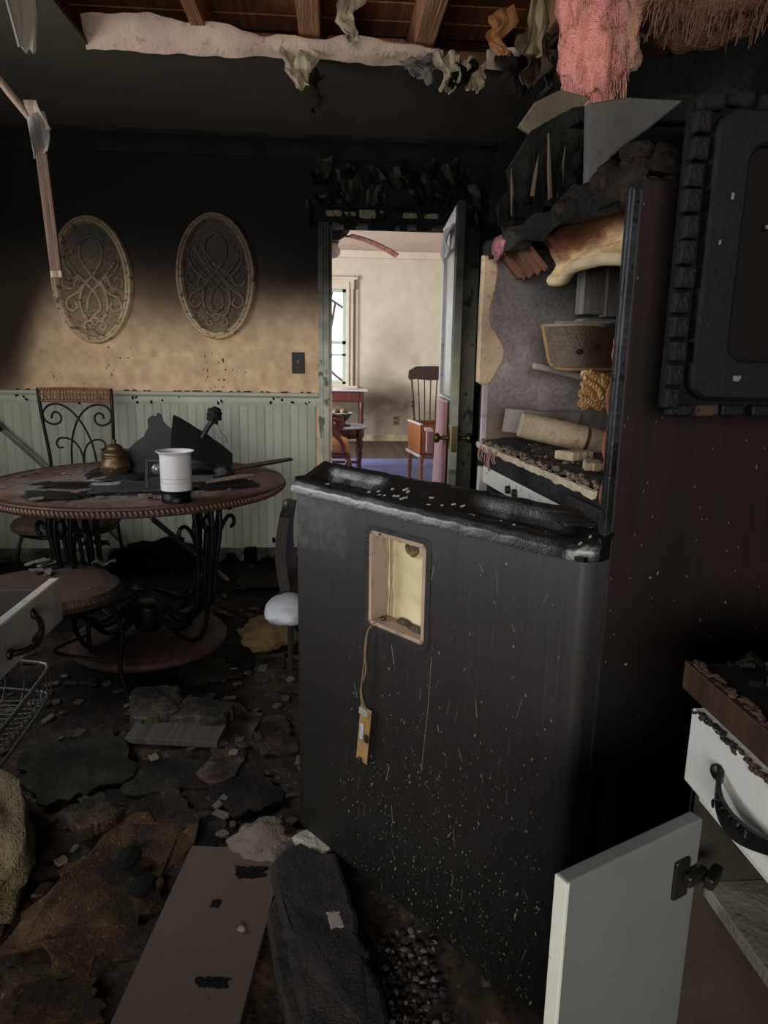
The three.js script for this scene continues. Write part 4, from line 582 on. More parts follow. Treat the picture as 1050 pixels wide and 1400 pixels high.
// ---------------------------------------------------------------- on the table
{
  const E = 0.7495;
  const m = thing('enamel_cup', 'tall white enamel cup with a black base and square black handle on the round table', 'cup', [-0.545, E, -2.47]);
  const ct = canvasTex(512, 256, (g, w, h) => { g.fillStyle = '#c9c6c8'; g.fillRect(0, 0, w, h); g.fillStyle = 'rgba(90,85,82,.55)'; g.fillRect(0, 174, w, 3); g.fillRect(0, 202, w, 3); g.font = '15px sans-serif'; for (const x of [30, 150, 280, 400]) { g.fillRect(x, 182, 30, 2); g.fillRect(x + 36, 186, 22, 2); g.fillRect(x + 10, 192, 44, 2); } for (let i = 0; i < 260; i++) { g.fillStyle = `rgba(70,64,58,${rr(0.03, 0.16)})`; g.fillRect(rr(0, w), rr(0, h), rr(1, 3), rr(1, 8)); } });
  const bodyG = new THREE.LatheGeometry([[0.053, 0.045], [0.0535, 0.05], [0.0535, 0.165], [0.056, 0.172], [0.064, 0.178], [0.066, 0.181], [0.063, 0.181], [0.053, 0.172], [0.05, 0.16], [0.05, 0.02], [0, 0.02]].map(([a, b]) => new THREE.Vector2(a, b)), 56);
  { const p = bodyG.attributes.position, u = bodyG.attributes.uv; for (let i = 0; i < p.count; i++) u.setY(i, clamp((p.getY(i) - 0.045) / 0.136)); }
  part(m, 'body', bodyG, new THREE.MeshStandardMaterial({ map: ct, roughness: 0.35 }), 'white body with a printed band'); part(m, 'base', lathe([[0, 0], [0.05, 0], [0.0525, 0.003], [0.0535, 0.045], [0, 0.045]], 56), mat('#141416', 'soot', { rough: 0.4 }));
  part(m, 'handle', merge([bxa(-0.1, -0.05, 0.14, 0.152, -0.008, 0.008, 0.003), at(box(0.012, 0.11, 0.016, 0.004), -0.099, 0.1, 0, 0, 0, -0.06), bxa(-0.1, -0.092, 0.05, 0.075, -0.007, 0.007, 0.003)]), mat('#1f1f20', 'mottle', { rough: 0.4, bump: 0 })); part(m, 'rivet', at(blob(0.016, 0.018, 0.012, 3, 0.1, 2, 3), -0.064, 0.118, 0.012), mat('#8e9096', 'mottle', { metal: 0.6, rough: 0.35, bump: 0 }));
  const u = thing('brass_urn', 'small embossed brass lidded urn on the round table behind the enamel cup', 'urn', [-0.895, E, -2.95]);
  const br = mat('#66533a', 'mottle', { metal: 0.6, rough: 0.42, bump: 0.001, scale: 5 });
  const ub = lathe([[0, 0], [0.036, 0], [0.04, 0.006], [0.036, 0.012], [0.05, 0.025], [0.062, 0.05], [0.062, 0.06], [0.054, 0.078], [0.048, 0.088], [0.052, 0.094], [0.05, 0.1], [0, 0.1]], 48);
  part(u, 'body', ub, br); part(u, 'lid', lathe([[0.052, 0.1], [0.055, 0.104], [0.05, 0.112], [0.036, 0.122], [0.032, 0.128], [0.034, 0.132], [0.024, 0.14], [0.01, 0.146], [0.008, 0.152], [0.011, 0.157], [0.009, 0.163], [0, 0.165]], 48), br);
  part(u, 'embossing', merge(Array.from({ length: 54 }, (_, i) => { const a = i / 18 * Math.PI * 2, k = i % 3; return at(blob(0.006, 0.006, 0.004, i, 0.2, 2, 1), Math.sin(a) * (0.055 + (k === 1 ? 0.006 : 0)), 0.038 + k * 0.013, Math.cos(a) * (0.055 + (k === 1 ? 0.006 : 0)), 0, a, 0); })), br, 'raised relief', true);
  part(u, 'band', merge([0.088, 0.104, 0.118].map((y) => lathe([[0.046, y], [0.0545, y + 0.002], [0.046, y + 0.004]], 40))), mat('#5a431f', 'mottle', { metal: 0.7, rough: 0.4, bump: 0 }));
  // the melted black heap
  const K = mat('#1a1a1b', 'mottle', { rough: 0.6, bump: 0.002 }), K2 = mat('#232426', 'mottle', { rough: 0.7, bump: 0.001 });
  one('melted_sheet', 'tall thin black melted sheet standing up from the heap on the table', 'melted plastic', at(extrude([[-0.15, 0], [-0.14, 0.1], [-0.1, 0.14], [-0.07, 0.16], [-0.05, 0.2], [-0.052, 0.235], [-0.035, 0.25], [-0.02, 0.245], [-0.01, 0.262], [0.003, 0.255], [0.01, 0.225], [0.035, 0.2], [0.06, 0.19], [0.085, 0.165], [0.06, 0.1], [0.09, 0.05], [0.07, 0]], 0.005, 0.002), 0, 0, 0), K2, [-0.735, E, -3.06], [-0.12, 0.15, 0]);
  const head = one('melted_hood', 'long tapering black melted shell leaning out to the right of the heap on the table', 'melted plastic', sheet((a, v) => { const x = lerp(-0.15, 0.1, a), w = lerp(0.075, 0.028, a * a); return V(x, 0.15 - 0.13 * a + Math.cos(v * 3.2 - 0.2) * w * 0.9 + 0.006 * n3(a * 6, v * 4, 2), Math.sin(v * 3.2 - 1.6) * w); }, 30, 14, 0.008), K, [-0.54, E + 0.03, -3.1], [0, 0.1, 0]); void head;
  one('melted_lump', 'low black melted lump at the foot of the heap on the table', 'melted plastic', blob(0.17, 0.06, 0.08, 13, 0.3, 3, 4, true), K, [-0.64, E + 0.033, -3.1]);
  const fi = thing('burnt_ornament', 'scorched knobbly ornament on a stem sticking up from the right of the heap', 'ornament', [-0.52, E + 0.15, -3.13]);
  part(fi, 'stem', tube([[-0.05, 0.0, 0], [-0.03, 0.04, 0], [-0.005, 0.075, 0.0]], 0.012, 16), K); part(fi, 'head', blob(0.03, 0.036, 0.03, 23, 0.5, 5, 4).translate(0.005, 0.1, 0), mat('#2c2a28', 'grit', { bump: 0.005 })); part(fi, 'wire', tube([[0.02, 0.06, 0], [0.035, 0.02, 0], [0.05, 0.01, 0], [0.055, -0.02, 0]], 0.0014, 14, 5), K);
  const strip = (label, pts, w, y, m2) => one('black_strip', label, 'strip', sheet((a, v) => { const c = new THREE.CatmullRomCurve3(pts.map((p) => V(...p))); const p = c.getPoint(a), q = c.getTangent(a); return V(p.x - q.z * (v - 0.5) * w * (0.55 + 0.45 * Math.sin(a * 3.14) ** 0.5), p.y, p.z + q.x * (v - 0.5) * w * (0.55 + 0.45 * Math.sin(a * 3.14) ** 0.5)); }, 20, 4, 0.008), m2 || K, [0, y, 0]);
  strip('long flat black blade sticking out over the right edge of the table', [[-0.46, 0.02, -3.06], [-0.36, 0.03, -3.13], [-0.27, 0.036, -3.2], [-0.19, 0.045, -3.24]], 0.07, E, mat('#23211f', 'mottle', { rough: 0.55 }));
  strip('black bar running from the brass urn up into the heap', [[-1.02, 0.012, -2.98], [-0.95, 0.05, -3.03], [-0.86, 0.1, -3.08], [-0.78, 0.14, -3.1]], 0.03, E);
  strip('short black strip lying left of the brass urn', [[-1.03, 0.006, -2.98], [-0.97, 0.012, -3.03], [-0.9, 0.02, -3.07]], 0.035, E);
  const flat = (label, cx, cz, w, d, sd, m2, ry = 0, lift = 0.004) => one('charred_sheet', label, 'charred sheet', slab(w, d, 0.003, sd, 0.3, 0.014), m2, [cx, E + lift, cz], [0, ry, 0]);
  flat('large flat dark grey sheet lying on the table in front of the urn', -0.77, -2.68, 0.34, 0.26, 3, mat('#3a3c40', 'mottle', { rough: 0.7 }), 0.2, 0.006); flat('dark sheet under the enamel cup handle', -0.6, -2.72, 0.2, 0.16, 5, mat('#333437', 'mottle', { rough: 0.7 }), 0.7, 0.002);
  flat('ragged grey sheet at the near left of the tabletop', -0.98, -2.54, 0.25, 0.14, 8, mat('#4d4a48', 'soot'), 0.1, 0.003); flat('ragged black sheet at the far left of the tabletop', -1.03, -2.74, 0.26, 0.1, 11, mat('#37342f', 'soot'), -0.1, 0.003); flat('dark sheet at the right of the tabletop under the pale blade', -0.42, -2.78, 0.26, 0.18, 14, mat('#2e2d2c', 'soot'), 0.4, 0.002); flat('grey ash sheet beside the brass urn', -0.84, -2.84, 0.2, 0.12, 17, mat('#55534f', 'soot'), 0.9, 0.012);
  one('wood_blade', 'pale curved wooden blade lying at the right of the tabletop', 'blade', sheet((a, v) => V((a - 0.5) * 0.2, 0.012 + 0.01 * a, -0.03 * Math.sin(a * 2) + (v - 0.5) * 0.045 * Math.sin(0.25 + a * 2.5)), 18, 4, 0.006), mat('#a08c7a', 'grain', { rough: 0.6 }), [-0.4, E + 0.012, -2.78], [0, 0.5, 0]);
  one('charred_chunk', 'blackened chunk between the heap and the pale blade', 'charred chunk', blob(0.045, 0.035, 0.035, 33, 0.35, 3, 3, true), K, [-0.46, E + 0.02, -2.98]);
  for (const [x, z, w, d, l] of [[-0.87, -2.73, 0.12, 0.05, 'bright white scrap of paper by the near side of the urn'], [-0.93, -2.86, 0.09, 0.05, 'second white scrap of paper, left of the urn'], [-0.92, -2.6, 0.075, 0.05, 'rounded pinkish scrap on the near left of the tabletop'], [-0.66, -2.5, 0.05, 0.02, 'small pale scrap left of the enamel cup base'], [-1.02, -2.46, 0.05, 0.03, 'pale scrap close to the near left roped edge']]) one('paper_scrap', l, 'scrap', slab(w, d, 0.003, Math.round(x * -100), 0.3, 0.008), mat(l.includes('white') ? '#b7b5b2' : '#9a857a', 'mottle'), [x, E + 0.008, z], [0, rr(0, 2), 0]);
  const cg = [slab(0.03, 0.012, 0.002, 2, 0.3, 0.002), slab(0.016, 0.012, 0.002, 5, 0.3, 0.002), slab(0.024, 0.018, 0.003, 9, 0.3, 0.003)], cm = [mat('#9c8478', 'mottle'), mat('#6f5f57', 'mottle'), mat('#2b2826', 'soot'), mat('#b5aba4', 'mottle')];
  for (let i = 0; i < 60; i++) { const a = rr(0, 6.28), r = 0.52 * Math.sqrt(rnd()), x = TC[0] + Math.cos(a) * r, z = TC[2] + Math.sin(a) * r; if (Math.hypot(x + 0.545, z + 2.47) < 0.07 || Math.hypot(x + 0.895, z + 2.95) < 0.08) continue; one('ash_flake', 'tiny flake of ash or plaster scattered on the tabletop', 'flake', cg[i % 3], cm[(i * 3) % 4], [x, E + 0.002, z], [0, rr(0, 6), 0], 'flakes scattered on the tabletop'); }
}

// ---------------------------------------------------------------- hanging and heaped wreckage over the refrigerator and under the ceiling
{
  const strands = (fn, n) => { const l = []; for (let i = 0; i < n; i++) { const [p, d, r] = fn(i); l.push(tube([p, [p[0] + d[0] * 0.5 + rr(-0.006, 0.006), p[1] + d[1] * 0.5, p[2] + d[2] * 0.5 + rr(-0.006, 0.006)], [p[0] + d[0], p[1] + d[1], p[2] + d[2]]], r, 6, 5)); } return merge(l); };
  const pk = mat('#e09184', 'clean', { bump: 0.01, rough: 1, scale: 3 }), pk2 = mat('#dc9c8c', 'clean', { bump: 0.01, rough: 1, scale: 3 }), bn = mat('#7d5440', 'clean', { bump: 0.01, rough: 1, scale: 3 });
  const t = thing('insulation_batt', 'pink insulation batt hanging out of the ceiling above the refrigerator', 'insulation', [0.65, 2.0, -1.9]);
  part(t, 'batt', merge([at(blob(0.07, 0.13, 0.08, 3, 0.4, 6, 5), -0.02, -0.01, 0.02), at(blob(0.07, 0.17, 0.09, 6, 0.4, 6, 5), -0.03, 0.16, 0), at(blob(0.1, 0.2, 0.1, 8, 0.25, 4, 5), 0.0, 0.42, 0)]), pk);
  part(t, 'batt', merge([at(blob(0.06, 0.12, 0.08, 23, 0.4, 6, 5), 0.045, 0.03, 0), at(blob(0.07, 0.16, 0.08, 26, 0.4, 6, 5), 0.06, 0.2, -0.01)]), mat('#c9967f', 'clean', { bump: 0.01, rough: 1, scale: 3 }), 'tan scorched side of the batt');
  part(t, 'fibre', strands(() => { const a = rr(0, 6.28), y = rr(-0.06, 0.2); return [[Math.cos(a) * 0.075 - 0.005, y, Math.abs(Math.sin(a)) * 0.08], [rr(-0.02, 0.01), -rr(0.04, 0.12), 0.012], rr(0.0006, 0.0016)]; }, 260), pk2, 'pale pink loose fibres', true);
  const t2 = thing('insulation_batt', 'scorched brown insulation batt sagging from the ceiling right of the pink one', 'insulation', [0.9, 2.14, -1.9]);
  part(t2, 'batt', merge([at(blob(0.17, 0.12, 0.14, 12, 0.3, 4, 5), 0, 0, 0), at(blob(0.2, 0.24, 0.16, 15, 0.3, 4, 5), 0.02, 0.3, 0)]), bn);
  part(t2, 'fibre', strands(() => [[rr(-0.16, 0.14), rr(-0.07, 0.03), rr(0.06, 0.13)], [rr(-0.04, 0.0), -rr(0.03, 0.1), 0.01], rr(0.0006, 0.0018)], 300), mat('#7a5745', 'clean'), null, true);
  one('drywall_scrap', 'pale torn drywall corner poking out under the pink insulation', 'drywall', at(extrude([[-0.065, -0.02], [-0.005, -0.05], [0.012, -0.02], [0.03, -0.035], [0.07, 0.02], [0.1, 0.05], [0.03, 0.06], [-0.03, 0.03]], 0.012, 0.003), 0, 0, 0), mat('#7a6e5a', 'mottle'), [0.505, 1.815, -1.8], [0, 0.1, 0]);
  const bc = thing('burnt_cupboard', 'remains of a burnt cupboard standing on top of the refrigerator', 'cupboard', [0.4, 1.56, -1.72]);
  part(bc, 'back_board', at(extrude([[0.0, -0.02], [-0.02, 0.04], [0.01, 0.08], [0.0, 0.12], [0.05, 0.2], [0.12, 0.24], [0.3, 0.26], [0.6, 0.27], [0.6, -0.02]], 0.014, 0.003), 0, 0, 0), mat('#2c2c25', 'soot', { bump: 0.004 }));
  for (let i = 0; i < 34; i++) { const x = -0.02 + i * 0.008 + rr(-0.004, 0.004), h = rr(0.04, 0.1) + (i > 8 ? 0.05 : 0), w = rr(0.002, 0.005); part(bc, 'charred_splinter', at(extrude([[-w, 0], [w, 0], [w * 0.6, h * 0.6], [0, h], [-w * 0.8, h * 0.5]], 0.006, 0.001), x, -0.015 + rr(0, 0.05) + (i > 6 ? 0.02 : 0), 0.03 + rr(0, 0.08), 0, rr(-0.3, 0.3), rr(-0.12, 0.12)), i % 5 === 2 ? mat('#6f5d4d', 'grain') : CH.black); }
  const ch = []; for (let i = 0; i < 60; i++) ch.push(at(blob(rr(0.008, 0.03), rr(0.006, 0.022), rr(0.008, 0.03), i + 900, 0.6, 6, 2), rr(0.05, 0.45), rr(0.0, 0.07) * 0.8, rr(0.0, 0.36))); part(bc, 'char', merge(ch), CH.black, 'heaped black char', true);
  one('drywall_wedge', 'grey wedge of drywall leaning over the top of the refrigerator', 'drywall', at(extrude([[-0.07, 0.075], [0.0, 0.09], [0.1, 0.095], [0.035, 0.045], [0.0, 0.02], [-0.03, -0.005], [-0.055, -0.05], [-0.068, -0.06]], 0.012, 0.003), 0, 0, 0), mat('#5b5953', 'mottle', { bump: 0.002 }), [0.505, 1.605, -1.3], [-0.1, 0.1, 0]);
  one('charred_board', 'blackened board lying across the top of the drywall wedge', 'board', at(extrude([[-0.09, -0.012], [0.3, 0.01], [0.3, 0.05], [0.1, 0.04], [-0.02, 0.02], [-0.1, 0.008]], 0.05, 0.003), 0, 0, 0), mat('#2a2b26', 'soot', { bump: 0.004 }), [0.545, 1.71, -1.46], [0.1, 0.05, 0]);
  const hs = thing('hanging_batten', 'broken wooden batten dangling from the ceiling at the left by a strip of grey tape', 'batten', [-0.81, 1.83, -2.2]);
  part(hs, 'upper_batten', tube([[-0.42, 0.6, 0], [-0.1, 0.155, 0], [0.0, 0.03, 0]], 0.011, 12, 5), mat('#8d7360', 'grain')); part(hs, 'lower_batten', at(box(0.031, 0.35, 0.012, 0.002), 0.005, -0.185, 0, 0, 0, 0.045), mat('#6b5140', 'grain', { scale: 2 })); part(hs, 'cut_end', at(box(0.033, 0.02, 0.013, 0.002), 0.013, -0.352, 0.0, 0, 0, 0.045), mat('#b09a80', 'grain'));
  part(hs, 'tape', sheet((u, v) => V(-0.028 + 0.045 * u + 0.025 * v - 0.02 * v * v, 0.055 - 0.1 * v + 0.02 * u, 0.012 + 0.012 * Math.sin(u * 3 + v * 4)), 8, 12, 0.003), mat('#77736e', 'fibre')); part(hs, 'paper', sheet((u, v) => V(-0.035 + 0.035 * u + 0.03 * v, 0.1 - 0.07 * v, 0.014 + 0.01 * Math.sin(v * 5)), 6, 10, 0.003), mat('#a08b7d', 'fibre'));
  one('drywall_scrap', 'pale scrap of drywall paper hanging from the ceiling in the upper left corner', 'drywall', sheet((u, v) => V((u - 0.5) * 0.12 * (1.3 - v) + 0.02 * v, -v * 0.47 + 0.03 * n3(u * 3, 1, 1), 0.03 * Math.sin(v * 4 + u * 2)), 8, 16, 0.006), mat('#7d7668', 'fibre'), [-0.74, 2.43, -1.9], [0, 0.2, 0]);
}

// ---------------------------------------------------------------- wreckage on the kitchen floor
{
  const bedY = (x, z) => 0.012 + 0.018 * (0.5 + n3(x * 3.1, z * 3.1, 2)) + 0.012 * Math.abs(n3(x * 9, z * 9, 4)) + 0.006 * n3(x * 25, z * 25, 5);
  const nx = 130, nz = 190, pos = [], idx = [];
  for (let j = 0; j <= nz; j++) for (let i = 0; i <= nx; i++) { const x = lerp(-1.98, 0.62, i / nx), z = lerp(-4.2, -0.4, j / nz); pos.push(x, bedY(x, z), z); }
  for (let j = 0; j < nz; j++) for (let i = 0; i < nx; i++) { const a = j * (nx + 1) + i, b = a + 1, c = a + nx + 1, d = c + 1; idx.push(a, c, b, b, c, d); }
  const bg = new THREE.BufferGeometry(); bg.setAttribute('position', new THREE.Float32BufferAttribute(pos, 3)); bg.setIndex(idx); bg.computeVertexNormals();
  const bt = tex(1024, 1024, (u, v) => { const n = fbm(u, v, 7, 9, 601), f = fbm(u, v, 90, 120, 611, 3), m = fbm(u, v, 20, 30, 617), k = smooth(0.45, 0.62, n), w = vn(u * 260, v * 380, 260, 380, 619); const a = [34, 28, 23], b = [62, 50, 37]; let c = a.map((q, i) => lerp(q, b[i], k) * (0.4 + 0.75 * f + 0.4 * (m - 0.4))); if (w > 0.9) c = c.map((q) => q + 36); if (w < 0.12) c = c.map((q) => q * 0.5); return c; });
  part(scene.getObjectByName('floor'), 'debris_bed', planar(bg, 'x', -2, 2.7, 'z', -4.2, 3.8), new THREE.MeshPhysicalMaterial({ specularIntensity: 0.35, map: bt, roughness: 0.95, bumpMap: rep(BUMP, 4, 6), bumpScale: 0.006 }), 'crushed plaster dust and ash covering the floor', true);
  const lie = (name, label, cat, x, z, w, d, t, sd, hex, kind = 'mottle', ry = 0, o = {}) => one(name, label, cat, slab(w, d, t, sd, o.amp ?? 0.26, o.warp ?? 0.018), mat(hex, kind === 'mottle' ? 'grit' : kind, { bump: 0.005, scale: 1.4, spec: 0.4 }), [x, bedY(x, z) + (o.up ?? -0.003), z], [o.rx ?? 0, ry, o.rz ?? 0]);
  const S = 'drywall_slab', C = 'drywall';
  lie(S, 'tan four-sided drywall slab lying in front of the yellow wool', C, -0.25, -2.65, 0.13, 0.25, 0.007, 21, '#736452', 'mottle', 0.1);
  lie(S, 'thick pale drywall chunk with a rounded left end in the middle of the floor', C, -0.6, -2.26, 0.17, 0.2, 0.05, 22, '#706454', 'mottle', 0.3, { warp: 0.03 });
  lie(S, 'pale puffy drywall chunk right of the thick rounded one', C, -0.43, -2.22, 0.2, 0.16, 0.04, 23, '#645b4e', 'mottle', -0.2, { warp: 0.03 });
  lie(S, 'long pinkish torn drywall strip pointing towards the viewer', C, -0.32, -2.08, 0.13, 0.52, 0.007, 24, '#6a574b', 'mottle', -0.12, { warp: 0.02 });
  lie(S, 'reddish drywall piece against the left edge of the refrigerator door', C, -0.2, -2.13, 0.15, 0.28, 0.007, 25, '#604c42', 'mottle', 0.3);
  lie(S, 'broad dark grey sheet in the middle of the floor', C, -0.47, -1.9, 0.31, 0.17, 0.007, 26, '#454037', 'mottle', 0.1);
  lie(S, 'brown rounded sheet below the broad dark grey one', C, -0.46, -1.7, 0.19, 0.2, 0.007, 27, '#5a4937', 'mottle', 0.6);
  lie(S, 'narrow grey sheet left of the long plank top', C, -0.36, -1.6, 0.13, 0.24, 0.007, 28, '#423a31', 'mottle', -0.3);
  lie(S, 'grey sheet tucked beside the refrigerator door above the wool tuft', C, -0.24, -1.8, 0.19, 0.2, 0.007, 29, '#3f3630', 'mottle', 0.5);
  lie(S, 'half-round brown drywall piece beside the near left of the long plank', C, -0.43, -1.3, 0.19, 0.1, 0.007, 30, '#544536', 'mottle', -0.1);
  lie(S, 'small tan drywall piece with a dark broken edge at the left of the floor', C, -0.64, -1.7, 0.12, 0.13, 0.03, 31, '#705d45', 'mottle', 0.7, { up: 0.01 });
  lie(S, 'dark cracked sheet beside the round table base', C, -0.49, -2.62, 0.25, 0.22, 0.007, 32, '#4c4339', 'mottle', 0.4);
  lie(S, 'large grey sheet close to the back wall', C, -0.38, -3.75, 0.34, 0.3, 0.007, 33, '#463c33', 'mottle', 0.2);
  lie(S, 'flat brown sheet between the table and the back wall', C, -0.42, -3.4, 0.26, 0.3, 0.007, 34, '#42362e', 'mottle', 0.7);
  lie(S, 'big dull green sheet on the floor below the left drawer', C, -0.77, -1.97, 0.34, 0.36, 0.007, 35, '#393628', 'mottle', 0.5);
  lie('fibre_mat', 'torn tan fibre mat spread over the floor left of the plank', 'fibre mat', -0.52, -1.45, 0.28, 0.55, 0.008, 36, '#6b5133', 'grit', -0.25, { warp: 0.04, amp: 0.3 });
  lie('fibre_mat', 'smaller tan fibre tuft in the lower left corner of the floor', 'fibre mat', -0.52, -1.14, 0.18, 0.22, 0.008, 37, '#6b5133', 'grit', 0.4, { warp: 0.03, amp: 0.35 });
  for (const [x, z, l] of [[-0.49, -1.52, 'larger of two charred black lumps on the tan fibre mat'], [-0.43, -1.42, 'smaller of two charred black lumps on the tan fibre mat']]) one('charred_lump', l, 'charred lump', blob(0.028, 0.014, 0.035, Math.round(z * -50), 0.4, 4, 3), CH.black, [x, bedY(x, z) + 0.05, z]);
  one('wooden_board', 'short grey board lying crosswise in the middle of the floor', 'board', box(0.3, 0.022, 0.1, 0.003), mat('#463d33', 'grain', { scale: 2 }), [-0.505, 0.055, -2.11], [0.05, -0.13, 0.0]);
  const pl = thing('plank', 'long pale plank with burn marks lying in the foreground towards the viewer', 'plank', [-0.285, 0.056, -1.08], -0.115);
  part(pl, 'board', at(box(0.235, 0.02, 0.93, 0.002), 0, 0, 0), mat('#4a3e35', 'clean', { scale: 0.7, bump: 0.002 }));
  for (const [x, z, w, d] of [[0.04, -0.08, 0.09, 0.03], [-0.005, -0.28, 0.025, 0.03], [0.06, 0.05, 0.014, 0.02], [0.05, -0.38, 0.1, 0.05]]) part(pl, 'burn_mark', at(slab(w, d, 0.0012, Math.round(w * 900), 0.45, 0.0), x, 0.0102, z), CH.black);
  part(pl, 'crumb', at(blob(0.009, 0.006, 0.008, 3, 0.3, 3, 2), 0.07, 0.014, -0.21), mat('#9c8a78', 'mottle'));
  const ps = thing('plaster_slab', 'thick cracked plaster slab lying beside the plank under the refrigerator door', 'plaster', [-0.015, 0.035, -1.21], 0.22);
  part(ps, 'slab', slab(0.15, 0.6, 0.045, 51, 0.22, 0.02), mat('#39302c', 'grit', { bump: 0.006, scale: 2 })); part(ps, 'flake', at(slab(0.03, 0.045, 0.006, 9, 0.4, 0.004), 0.03, 0.062, -0.04, 0.1), mat('#a59a92', 'mottle')); part(ps, 'broken_edge', at(slab(0.05, 0.5, 0.03, 52, 0.3, 0.01), -0.075, 0.004, 0.04), mat('#463d35', 'grit', { bump: 0.005, scale: 3 }));
  const rb = [], rb2 = []; for (let i = 0; i < 520; i++) { const x = rr(0.04, 0.22), z = rr(-1.3, -0.95); (rnd() < 0.25 ? rb2 : rb).push(at(blob(rr(0.002, 0.009), rr(0.002, 0.006), rr(0.002, 0.009), i + 50, 0.45, 5, 1), x, bedY(x, z) + rr(0, 0.014), z)); }
  const hb = one('plaster_rubble', 'crumbled plaster heap under the bottom edge of the refrigerator door', 'rubble', merge(rb), mat('#3b332d', 'grit', { scale: 3 })); hb.userData.kind = 'stuff'; part(hb, 'pale_crumbs', merge(rb2), mat('#5f554e', 'mottle'), null, true);
  const wool = (label, x, z, r, sd, hex, o = {}) => one('wool_tuft', label, 'insulation', blob(r * (o.sx ?? 1), r * 0.75, r * (o.sz ?? 1), sd, 0.35, 4, 5), mat(hex, 'clean', { bump: 0.008, rough: 1, scale: 3 }), [x, bedY(x, z) + r * (o.h ?? 0.5), z], [0, o.ry ?? 0, 0]);
  wool('grey wool tuft at the far end of the long plank', -0.17, -1.56, 0.07, 41, '#6a5f55', { sx: 1.2 }); wool('whiter wool tuft touching the refrigerator door beside the plank', -0.04, -1.53, 0.062, 43, '#a39c92', { sx: 0.9 });
  wool('yellowish wool clump on the floor under the white cushion', -0.28, -2.93, 0.1, 45, '#74603c', { sx: 1.2 });
  one('insulation_batt', 'large torn yellowish insulation piece at the lower left edge of the floor', 'insulation', blob(0.12, 0.09, 0.27, 47, 0.3, 4, 5), mat('#6b5f43', 'clean', { bump: 0.01, rough: 1, scale: 2 }), [-0.86, 0.08, -1.58], [0, 0.46, 0]);
  // by the back wall
  one('charred_heap', 'black charred heap on the floor against the wainscot under the table', 'charred heap', blob(0.26, 0.12, 0.12, 61, 0.4, 4, 5, true), CH.black, [-1.02, 0.07, -4.04]);
  one('charred_block', 'square black charred block standing against the foot of the wainscot', 'charred block', at(slab(0.075, 0.1, 0.03, 63, 0.2, 0.004), 0, 0, 0, Math.PI / 2), CH.black, [-0.5, 0.07, -4.2], [0.15, 0, 0]);
  for (const [x, w, l] of [[-0.62, 0.05, 'left of the square charred block'], [-0.4, 0.04, 'right of the square charred block'], [-0.24, 0.05, 'near the doorway']]) one('charred_crumb', 'small black crumb at the foot of the wainscot ' + l, 'charred crumb', blob(w, 0.025, 0.03, Math.round(w * 700 + x * 30), 0.4, 4, 3, true), CH.black, [x, 0.03, -4.17]);
  const p1 = thing('metal_pole', 'thin grey pole with a black grip slanting to the floor under the round table', 'pole', [-0.79, 0.3, -3.64]); part(p1, 'tube', tube([[-0.3, 0.26, 0], [0.22, -0.23, -0.05]], 0.011, 6), mat('#8c8680', 'mottle', { metal: 0.4, rough: 0.4 })); part(p1, 'grip', tube([[-0.14, 0.11, -0.012], [0.05, -0.07, -0.03]], 0.015, 6), mat('#161514', 'plain'));
  const p2 = thing('metal_pole', 'thin pale pole with a black tip leaning in the left corner behind the chair', 'pole', [-1.75, 0.6, -4.1]); part(p2, 'tube', tube([[-0.16, 0.28, 0], [0.12, 0.0, 0], [0.66, -0.56, 0.06]], 0.009, 10), mat('#7c766e', 'mottle', { metal: 0.3, rough: 0.5 })); part(p2, 'tip', tube([[-0.2, 0.32, 0], [-0.11, 0.23, 0]], 0.014, 6), mat('#161514', 'plain'));
  const cg = [slab(0.05, 0.022, 0.006, 1, 0.3, 0.004), slab(0.03, 0.028, 0.006, 4, 0.3, 0.004), slab(0.07, 0.035, 0.006, 7, 0.35, 0.006), slab(0.024, 0.014, 0.005, 12, 0.3, 0.002)], cm = ['#64554a', '#4b4036', '#3a3129', '#7d6c5d', '#2e2721', '#544535'].map((h) => mat(h, 'mottle', { bump: 0.003, scale: 2 }));
  let n = 0; for (let i = 0; n < 240 && i < 900; i++) {
    const z = -4.15 + 3.1 * rnd() ** 0.85, x = rr(Math.max(-1.3, -0.25 + z * 0.42), Math.min(0.3, -0.06 + 0.04 * (z + 4)));
    if (Math.hypot(x + 0.79, z + 2.92) < 0.38 || (z > -1.6 && x > -0.42 && x < -0.1)) continue;
    n++; one('plaster_chip', 'small broken chip of plaster or drywall scattered over the kitchen floor', 'chip', cg[i % 4], cm[(i * 5) % 6], [x, bedY(x, z) + 0.003, z], [rr(-0.2, 0.2), rr(0, 6), rr(-0.2, 0.2)], 'plaster chips scattered on the floor');
  }
  // the light switch
  const sw = thing('light_switch', 'dark bronze switch plate on the tan wallpaper left of the doorway', 'light switch', [-0.2, 1.22, -4.25]); part(sw, 'plate', at(box(0.075, 0.122, 0.008, 0.004), 0, 0, 0.004), mat('#2b2826', 'mottle', { metal: 0.4, rough: 0.5, bump: 0 })); part(sw, 'toggle', at(box(0.01, 0.022, 0.018, 0.003), 0, 0.004, 0.012, -0.4), mat('#8f8c86', 'plain', { rough: 0.4 }));
}
